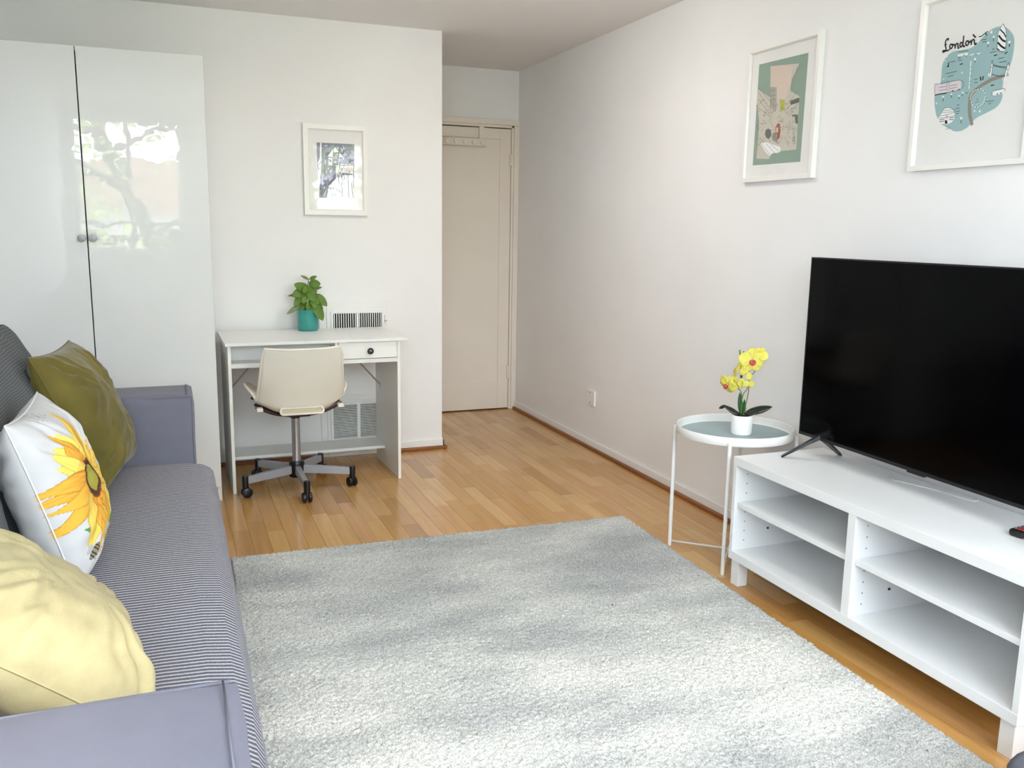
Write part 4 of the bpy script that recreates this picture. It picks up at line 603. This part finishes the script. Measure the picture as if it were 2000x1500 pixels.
# ------------------------------------------------------------------ television
def television():
    t = thing('television', 'large black flat-screen television standing on the white media bench', 'television', (-.165, 2.318, .484), -.02)
    L, z0, z1 = 1.115, .074, .718
    bobj('housing', [(0.004, .030, -L, 0, z0, z1), (.030, .062, -L+.12, -.12, z0+.03, z0+.36)], M_bezel, t, .003)
    bobj('bezel', [(0, .006, -L, 0, z1-.005, z1), (0, .006, -L, 0, z0, z0+.011), (0, .006, -.006, 0, z0, z1), (0, .006, -L, -L+.006, z0, z1)], M_bezel, t)
    bobj('screen', [(.0015, .005, -L+.005, -.005, z0+.010, z1-.004)], M_screen, t)
    bobj('logo_bump', [(-.001, .012, -L/2-.035, -L/2+.035, z0-.006, z0+.004)], M_bezel, t, .002)
    for y, sg in ((-.105, 1), (-L+.105, -1)):
        for tip in ((-.098, y+.070*sg, 0), (.128, y+.025*sg, 0)):
            bm = bmesh.new(); a = Vector((.012, y, z0+.004)); b = Vector(tip); d = (b-a); s = Vector((d.y, -d.x, 0)).normalized()
            secs = [(0, .017, .016), (.25, .014, .013), (.93, .011, .006), (1, .010, .004)]; rings = []
            for f, w, h in secs:
                c = a+d*f; rings.append([bm.verts.new(c+s*sx*w+Vector((0, 0, hz))) for sx, hz in ((-1, 0), (1, 0), (.8, h), (-.8, h))])
            for A, B in zip(rings, rings[1:]):
                for k in range(4): bm.faces.new((A[k], A[(k+1) % 4], B[(k+1) % 4], B[k]))
            bm.faces.new(rings[0]); bm.faces.new(rings[-1][::-1]); obj('foot', bm, M_bezel, t)
television()
rc = thing('remote_control', 'black remote control lying on the media bench before the television', 'remote', (-.125, 1.385, .4842), .1)
bobj('body', [(-.085, .085, -.022, .022, 0, .021)], M_dark, rc, .008)
for i, x in enumerate(np.linspace(-.07, .07, 9)):
    for j, y in enumerate((-.011, 0, .011)):
        if (i+j) % 7 == 6: continue
        bobj('button', [(x-.0045, x+.0045, y-.0035, y+.0035, .0205, .0228)], M_red if i < 2 and j < 2 else M_btn, rc, .001)
cb = bmesh.new(); tube(cb, catmull([(-.045, 1.98, .4862), (-.10, 1.92, .4862), (-.092, 1.88, .4862), (-.06, 1.76, .4862), (-.05, 1.66, .4862), (-.02, 1.655, .4862)], 6), .0018, 6)
cbo = obj('cable', cb, M_metalw, None, smooth=True); cbo['label'] = 'thin white cable lying on the bench top under the television'; cbo['category'] = 'cable'

# ------------------------------------------------------------------ rug
def rug():
    cs = .0048; W, L = 1.70, 2.35; nx, ny = int(W/cs)+1, int(L/cs)+1; rng = np.random.default_rng(5)
    X, Y = np.meshgrid(np.linspace(-W, 0, nx), np.linspace(-L, 0, ny))
    Z = .010+rng.random(X.shape)*.0065
    Z += .0016*np.sin(X*9+1.3*np.sin(Y*5))*np.sin(Y*7)
    ed = np.minimum(np.minimum(X+W, -X), np.minimum(Y+L, -Y)); Z = np.where(ed < .002, .0008, Z*np.clip(.75+ed/.03, 0, 1))
    X = X+rng.normal(0, .0013, X.shape); Y = Y+rng.normal(0, .0013, X.shape)
    V = np.stack([X, Y, Z], -1).reshape(-1, 3); a = (np.arange(ny-1)[:, None]*nx+np.arange(nx-1)[None, :]).ravel()
    F = np.stack([a, a+1, a+nx+1, a+nx], -1)
    me = bpy.data.meshes.new('rug'); me.vertices.add(len(V)); me.vertices.foreach_set('co', V.astype(np.float32).ravel())
    me.loops.add(F.size); me.loops.foreach_set('vertex_index', F.astype(np.int32).ravel()); me.polygons.add(len(F))
    me.polygons.foreach_set('loop_start', np.arange(0, F.size, 4, dtype=np.int32)); me.polygons.foreach_set('loop_total', np.full(len(F), 4, np.int32)); me.update(calc_edges=True)
    me.materials.append(M_rug); o = bpy.data.objects.new('rug', me); COL.objects.link(o); o.location = (-.433, 3.129, .0004); o.rotation_euler = (0, 0, -.0275)
    o['label'] = 'large pale grey mottled short-pile rug on the parquet in the middle of the room'; o['category'] = 'rug'
rug()

# ------------------------------------------------------------------ sofa
def soft_box(bm, x0, x1, y0, y1, z0, z1, r, n=14, crown=0, wrinkle=0, seed=0, sag=None):
    """rounded upholstered block with a crowned top"""
    vs = bmesh.ops.create_cube(bm, size=2)['verts']; fs = list({f for v in vs for f in v.link_faces})
    bmesh.ops.subdivide_edges(bm, edges=list({e for f in fs for e in f.edges}), cuts=n, use_grid_fill=True)
    c = Vector(((x0+x1)/2, (y0+y1)/2, (z0+z1)/2)); h = Vector(((x1-x0)/2, (y1-y0)/2, (z1-z0)/2))
    for v in bm.verts:
        p = Vector((v.co.x*h.x, v.co.y*h.y, v.co.z*h.z)); q = Vector([max(-(h[i]-r), min(h[i]-r, p[i])) for i in range(3)]); d = p-q
        if d.length > 1e-9: p = q+d.normalized()*min(r, max(abs(d.x), abs(d.y), abs(d.z)))
        fx, fy = p.x/h.x, p.y/h.y
        if crown and v.co.z > 0: p.z += crown*(1-fx*fx)*(1-fy**4)*v.co.z
        if wrinkle:
            w = noise.noise(Vector((p.x*7+seed, p.y*7, p.z*7)))*wrinkle+noise.noise(Vector((p.x*19+seed, p.y*19, p.z*19)))*wrinkle*.35
            p += Vector((v.co.x**3, v.co.y**3, v.co.z**3))*w
        v.co = c+p
def sofa():
    t = thing('sofa_bed', 'grey sofa bed with a striped seat cover along the left side', 'sofa', (-2.65, 2.0, 0))
    def L(b): b = list(b); b[0] += 2.65; b[1] += 2.65; b[2] -= 2.0; b[3] -= 2.0; return b
    bm = bmesh.new(); box(bm, *L((-3.05, -2.26, .70, 3.27, .06, .30)), bev=.01); obj('base', bm, M_base, t)
    # seat with its cover falling over the front
    bm = bmesh.new(); prof = [(-3.0, .30), (-3.0, .425), (-2.9, .438), (-2.7, .446), (-2.5, .448), (-2.35, .447), (-2.27, .444), (-2.225, .437), (-2.20, .422), (-2.188, .40), (-2.182, .37), (-2.177, .32), (-2.173, .26), (-2.170, .20), (-2.168, .13), (-2.167, .09), (-2.180, .088), (-2.20, .30)]
    ys = np.linspace(.935, 3.045, 90); rows = []
    for j, y in enumerate(ys):
        row = []
        for i, (x, z) in enumerate(prof):
            dz = noise.noise(Vector((x*3, y*2.2, 1)))*.006 if 0 < i < 8 else 0; dx = noise.noise(Vector((z*4, y*4, 5)))*.007 if 8 <= i <= 16 else 0
            e = min(y-.935, 3.045-y); dz -= .012*max(0, 1-e/.03)**2 if 0 < i < 9 else 0
            row.append(bm.verts.new((x+2.65+dx, y-2.0, z+dz)))
        rows.append(row)
    for A, B in zip(rows, rows[1:]):
        for k in range(len(prof)): bm.faces.new((A[k], A[(k+1) % len(prof)], B[(k+1) % len(prof)], B[k]))
    bm.faces.new(rows[0]); bm.faces.new(rows[-1][::-1]); obj('seat', bm, M_stripe, t, smooth=True)
    for y0, y1, sd in ((.67, .932, 3), (3.048, 3.29, 8)):
        bm = bmesh.new(); soft_box(bm, *L((-3.05, -2.24, y0, y1, .07, .682)), r=.014, n=22, crown=.004, wrinkle=.004, seed=sd); a = obj('armrest', bm, M_arm, t, smooth=True)
        bm = bmesh.new()
        for yy in (y0+.004, y1-.004):
            tube(bm, [(-2.247+2.65, yy-2, .11), (-2.247+2.65, yy-2, .676)], .0028, 6); tube(bm, [(-3.03+2.65, yy-2, .679), (-2.252+2.65, yy-2, .679)], .0028, 6)
        tube(bm, [(-2.262+2.65, y0+.012-2, .6855), (-2.262+2.65, y1-.012-2, .6855)], .0016, 6)
        obj('piping', bm, M_piping, a, smooth=True)
    bm = bmesh.new(); box(bm, *L((-3.09, -2.98, .70, 3.27, .10, .74)), bev=.02); obj('back_frame', bm, M_arm, t)
    for y0, y1, sd in ((1.99, 3.02, 1), (.95, 1.97, 9)):
        bm = bmesh.new(); soft_box(bm, -.13, .13, -(y1-y0)/2, (y1-y0)/2, -.24, .24, r=.05, n=26, wrinkle=.012, seed=sd)
        for v in bm.verts:                                          # pinched upper corners, belly in the middle
            f = v.co.z/.24; g = v.co.y/((y1-y0)/2); v.co.x *= 1-.35*max(0, f)**2-.2*abs(g)**3; v.co.z += .02*abs(g)**4*max(0, f)
        xform(bm, Matrix.Translation((-2.80+2.65, (y0+y1)/2-2.0, .70)) @ Matrix.Rotation(-.22, 4, 'Y')); obj('back_cushion', bm, M_backc, t, smooth=True)
    for x in (-2.98, -2.33):
        for y in (.80, 3.15): bm = bmesh.new(); lathe(bm, [(0, 0), (.018, 0), (.024, .06), (0, .06)], x+2.65, y-2, 16); obj('leg', bm, M_dark, t, smooth=True, angle=40)
sofa()

# ------------------------------------------------------------------ cushions
def cushion(name, label, c, yaw, tilt, roll, W, Hh, T, m, fold=.008, seed=0, n=60, paint=None, seam_m=None, pin=.07, sharp=.5, flop=0):
    """local x = width, y = height, z = face normal; yaw turns it about the vertical, tilt leans it back, roll spins it in its own plane"""
    t = thing(name, label, 'cushion', c)
    R = Matrix.Rotation(yaw, 4, 'Z') @ Matrix.Rotation(-tilt, 4, 'Y') @ Matrix(((0, 0, 1, 0), (1, 0, 0, 0), (0, 1, 0, 0), (0, 0, 0, 1))) @ Matrix.Rotation(roll, 4, 'Z')
    t.rotation_euler = R.to_euler()
    def S_(s, q, side):
        x = W/2*s*(1-pin*(1-q*q)); y = Hh/2*q*(1-pin*(1-s*s)); f = max(0, (1-abs(s)**2.6)*(1-abs(q)**2.6))**sharp
        z = side*T/2*f
        nv = Vector((s*2.2+seed, q*2.2, side*2.0)); rad = math.hypot(s, q)
        w = noise.noise(nv)*fold+noise.noise(nv*2.7)*fold*.6
        ca = math.atan2(abs(q), abs(s)); k = math.exp(-((ca-PI/4)/.35)**2)*min(1, rad)          # creases run in from the corners
        w += k*fold*.9*math.sin(ca*26+seed+noise.noise(nv*1.5)*3)*min(1, f*2)
        z += side*w*min(1, f*1.6); y -= flop*max(0, q)**2*(1-abs(s))*.3
        return Vector((x, y, z))
    bm = bmesh.new(); G = {}
    lin_ = [math.sin(PI/2*(-1+2*i/n))*.35+(-1+2*i/n)*.65 for i in range(n+1)]
    for side in (1, -1):
        nn = n if (side == 1 or not paint) else n
        for i in range(nn+1):
            for j in range(nn+1):
                if side == -1 and (i in (0, nn) or j in (0, nn)): G[side, i, j] = G[1, i, j]; continue
                G[side, i, j] = bm.verts.new(S_(lin_[i], lin_[j], side))
        for i in range(nn):
            for j in range(nn):
                a = [G[side, i, j], G[side, i+1, j], G[side, i+1, j+1], G[side, i, j+1]]; bm.faces.new(a if side == 1 else a[::-1])
    bm.verts.index_update(); cols = None
    if paint:
        cols = np.ones((len(bm.verts), 4), np.float32); base = paint(0, 0, W, Hh, True)
        cols[:, :3] = base
        for (side, i, j), v in G.items():
            if side == 1: cols[v.index, :3] = paint(v.co.x, v.co.y, W, Hh, False)
    o = obj('cover', bm, m, t, smooth=True)
    if paint:
        ca = o.data.color_attributes.new('print', 'FLOAT_COLOR', 'POINT'); ca.data.foreach_set('color', cols.ravel())
    bm = bmesh.new(); E = [S_(-1+2*i/30, -1, 1) for i in range(30)]+[S_(1, -1+2*i/30, 1) for i in range(30)]+[S_(1-2*i/30, 1, 1) for i in range(30)]+[S_(-1, 1-2*i/30, 1) for i in range(30)]
    tube(bm, E, .0022, 6, closed=True); obj('seam', bm, seam_m or m, t, smooth=True)
    return t
PET = random.Random(21)
petals = []
for k in range(28):
    a = 2*PI*k/28+PET.uniform(-.08, .08); L_ = PET.uniform(.145, .205)*(1.05 if k % 2 else .92); petals.append((a, L_, PET.uniform(.017, .024), PET.random(), PET.uniform(-.2, .2)))
def srgb(c): return np.array(lin(c)[:3])
def sunflower(x, y, W, Hh, basecol):
    base = srgb((205, 204, 204))
    if basecol: return base
    cx, cy = -.050, .004; dx, dy = x-cx, y-cy; r = math.hypot(dx, dy); a = math.atan2(dy, dx)
    col = base*(1+.05*noise.noise(Vector((x*40, y*40, 0))))
    # stem and leaves
    sx = cx-.012+.16*(y+.22)*(.5) ; sx = cx+.01+.25*(cy-.05-y)*.35
    if -.205 < y < cy-.10 and abs(x-sx) < .0048: col = srgb((104, 132, 60) if x < sx else (70, 98, 48))
    for (lx, ly, la, ll) in ((-.118, -.112, 2.6, .06), (.085, -.12, -1.2, .045)):
        u = (x-lx)*math.cos(la)+(y-ly)*math.sin(la); v = -(x-lx)*math.sin(la)+(y-ly)*math.cos(la)
        if 0 < u < ll and abs(v) < .009*math.sin(PI*u/ll): col = srgb((96, 140, 78))
    # petals, back ring then front ring
    for ring in (0, 1):
        for k, (pa, pl, pw, tone, bend) in enumerate(petals):
            if k % 2 != ring: continue
            pl_ = pl*(1 if ring == 0 else .86); d = pa+bend*(r/pl_)**2; u = r*math.cos(a-d); v = r*math.sin(a-d)
            if .03 < u < pl_:
                f = u/pl_; w = pw*(math.sin(PI*min(1, f*.85+.15))**.8)*1.05
                if abs(v) < w:
                    e = abs(v)/w; g = noise.noise(Vector((v*260, u*24, k)))
                    y1 = srgb((236, 204, 96)) if tone > .4 else srgb((232, 180, 70)); o1 = srgb((204, 124, 50))
                    mixf = max(0, min(1, .6-f*.9+g*.45+(.25 if tone < .25 else 0))); c = y1*(1-mixf)+o1*mixf
                    if tone > .75 and f > .5: c = c*.6+srgb((246, 232, 120))*.4
                    if e > .84: c = c*.62+srgb((150, 84, 30))*.2
                    col = c
    if r < .05:
        g = noise.noise(Vector((dx*300, dy*300, 2))); col = srgb((88, 56, 40))*(1+.7*g)
        if r < .033: col = srgb((166, 160, 70))*(1+.5*g)
        if r > .044 and g > .1: col = srgb((150, 88, 50))
    # bee
    bx, by = x+.152, y+.142; u = bx*math.cos(.5)+by*math.sin(.5); v = -bx*math.sin(.5)+by*math.cos(.5)
    if (u/.022)**2+(v/.0085)**2 < 1: col = srgb((58, 54, 52) if int(u*260) % 2 else (150, 140, 116))
    elif (u+.004)**2/.014**2+(v-.013)**2/.006**2 < 1: col = srgb((180, 178, 176))
    elif abs(v+.012) < .004 and abs((u*120) % 1-.5) < .12 and abs(u) < .016: col = srgb((70, 66, 62))
    # faint script marks near the top and bottom
    if (abs(y-.185) < .012 and abs(x+.06) < .04 or abs(y+.16) < .012 and abs(x+.06) < .05) and noise.noise(Vector((x*500, y*240, 9))) > .32: col = srgb((120, 118, 118))
    return np.clip(col, 0, 1)
cushion('olive_cushion', 'olive green velvet cushion in the far corner of the sofa', (-2.570, 2.80, .692), -.138, .409, -.015, .45, .45, .19, M_olive, .010, 3.3, 60)
cushion('sunflower_cushion', 'white cushion printed with a large sunflower and a bee', (-2.583, 2.09, .652), -.03, .287, .0, .415, .415, .19, M_printed, .007, 7.1, 250, sunflower, mat('white_seam', (226, 224, 222), .9, .1))
cushion('pale_cushion', 'pale yellow velvet cushion at the near end of the sofa', (-2.548, 1.372, .596), .16, .80, .14, .42, .42, .22, M_pale, .011, 12.7, 60)

# ------------------------------------------------------------------ unseen ceiling light, added to brighten the alcove and far end
cl = thing('added_fill_light', 'round flush fill light added on the ceiling, out of view', 'added light', (-1.05, 3.3, H))
bm = bmesh.new(); lathe(bm, [(0, 0), (.17, 0), (.17, -.025), (.16, -.03), (0, -.03)], seg=40); obj('base_ring', bm, M_framew, cl, smooth=True, angle=40)
M_fill_glow = mat('fill_light_glow', (250, 246, 238), .4, .4); M_fill_glow.node_tree.nodes['Principled BSDF'].inputs['Emission Color'].default_value = (1, .93, .87, 1)
M_fill_glow.node_tree.nodes['Principled BSDF'].inputs['Emission Strength'].default_value = 15
bm = bmesh.new(); lathe(bm, [(.155, -.03), (.15, -.05), (.12, -.075), (.06, -.09), (0, -.094)], seg=40); obj('diffuser', bm, M_fill_glow, cl, smooth=True)

# ------------------------------------------------------------------ footstool corner by the bench
fs = thing('footstool', 'charcoal fabric footstool just peeping in at the bottom right corner', 'footstool', (-.67, .645, .0165), .09)
bm = bmesh.new(); soft_box(bm, -.26, .26, -.17, .17, .04, .35, r=.025, n=14, crown=.004); obj('cover', bm, M_stool, fs, smooth=True)
for x in (-.2, .2):
    for y in (-.12, .12): bm = bmesh.new(); lathe(bm, [(0, 0), (.016, 0), (.02, .05), (0, .05)], x, y, 12); obj('leg', bm, M_dark, fs, smooth=True, angle=40)

# ------------------------------------------------------------------ outside the windows
go = struct('ground_outside', [(-30, 30, -40, YN-.3, -3.2, -3.0)], M_grass)
def outside_tree(label, base, top, r, seed, crown_r, nleaf):
    rnd = random.Random(seed); t = thing('tree', label, 'tree', base); b = Vector(base); bm = bmesh.new(); tp = Vector(top)-b
    tube(bm, catmull([(0, 0, 0), tp*.35+Vector((.1, 0, 0)), tp*.7-Vector((.1, 0, 0)), tp], 5), [r*(1-.04*i) for i in range(16)], 10); ends = []
    for k in range(14):
        f = .35+.6*k/14; p = tp*f; a = rnd.uniform(0, 6.28); l = rnd.uniform(.9, 1.9); d = Vector((math.cos(a), math.sin(a)*.7, rnd.uniform(.1, .8)))
        e = p+d*l; tube(bm, catmull([p, p+d*l*.5+Vector((0, 0, .15)), e], 4), r*.28, 6); ends.append(e)
    obj('trunk', bm, M_bark, t, smooth=True)
    bm = bmesh.new()
    for i in range(nleaf):
        e = rnd.choice(ends); p = e+Vector((rnd.gauss(0, crown_r), rnd.gauss(0, crown_r), rnd.gauss(0, crown_r))); s = rnd.uniform(.04, .09)
        u = Vector((rnd.gauss(0, 1), rnd.gauss(0, 1), rnd.gauss(0, 1))).normalized(); v = u.orthogonal().normalized()
        bm.faces.new([bm.verts.new(p+u*s), bm.verts.new(p+v*s*.5), bm.verts.new(p-u*s), bm.verts.new(p-v*s*.5)])
    o = obj('foliage', bm, M_foliage, t); o['kind'] = 'stuff'
outside_tree('leaning garden tree outside the left window', (-.6, -5.2, -3.0), (-3.4, -4.6, 3.4), .17, 2, .42, 2600)
outside_tree('upright garden tree outside the right window', (.9, -8.5, -3.0), (.2, -8.2, 4.6), .16, 5, .55, 3000)
hb = thing('house', 'pale rendered house across the garden', 'building', (-3.5, -17, -3.0))
bobj('wall', [(-5, 5, -3, 0, 0, 4.6)], M_render, hb)
bm = bmesh.new(); v = [bm.verts.new(p) for p in ((-5.3, .3, 4.6), (5.3, .3, 4.6), (5.3, -3.3, 4.6), (-5.3, -3.3, 4.6), (-5.3, -1.5, 6.0), (5.3, -1.5, 6.0))]
for f in ((0, 1, 5, 4), (2, 3, 4, 5), (0, 4, 3), (1, 2, 5), (0, 3, 2, 1)): bm.faces.new([v[i] for i in f])
obj('roof', bm, M_brick, hb)
for x in (-3.5, -1, 1.5, 3.8):
    for z in (.8, 2.9): bobj('window', [(x-.5, x+.5, -.02, .03, z, z+1.2)], M_dark_gap, hb)
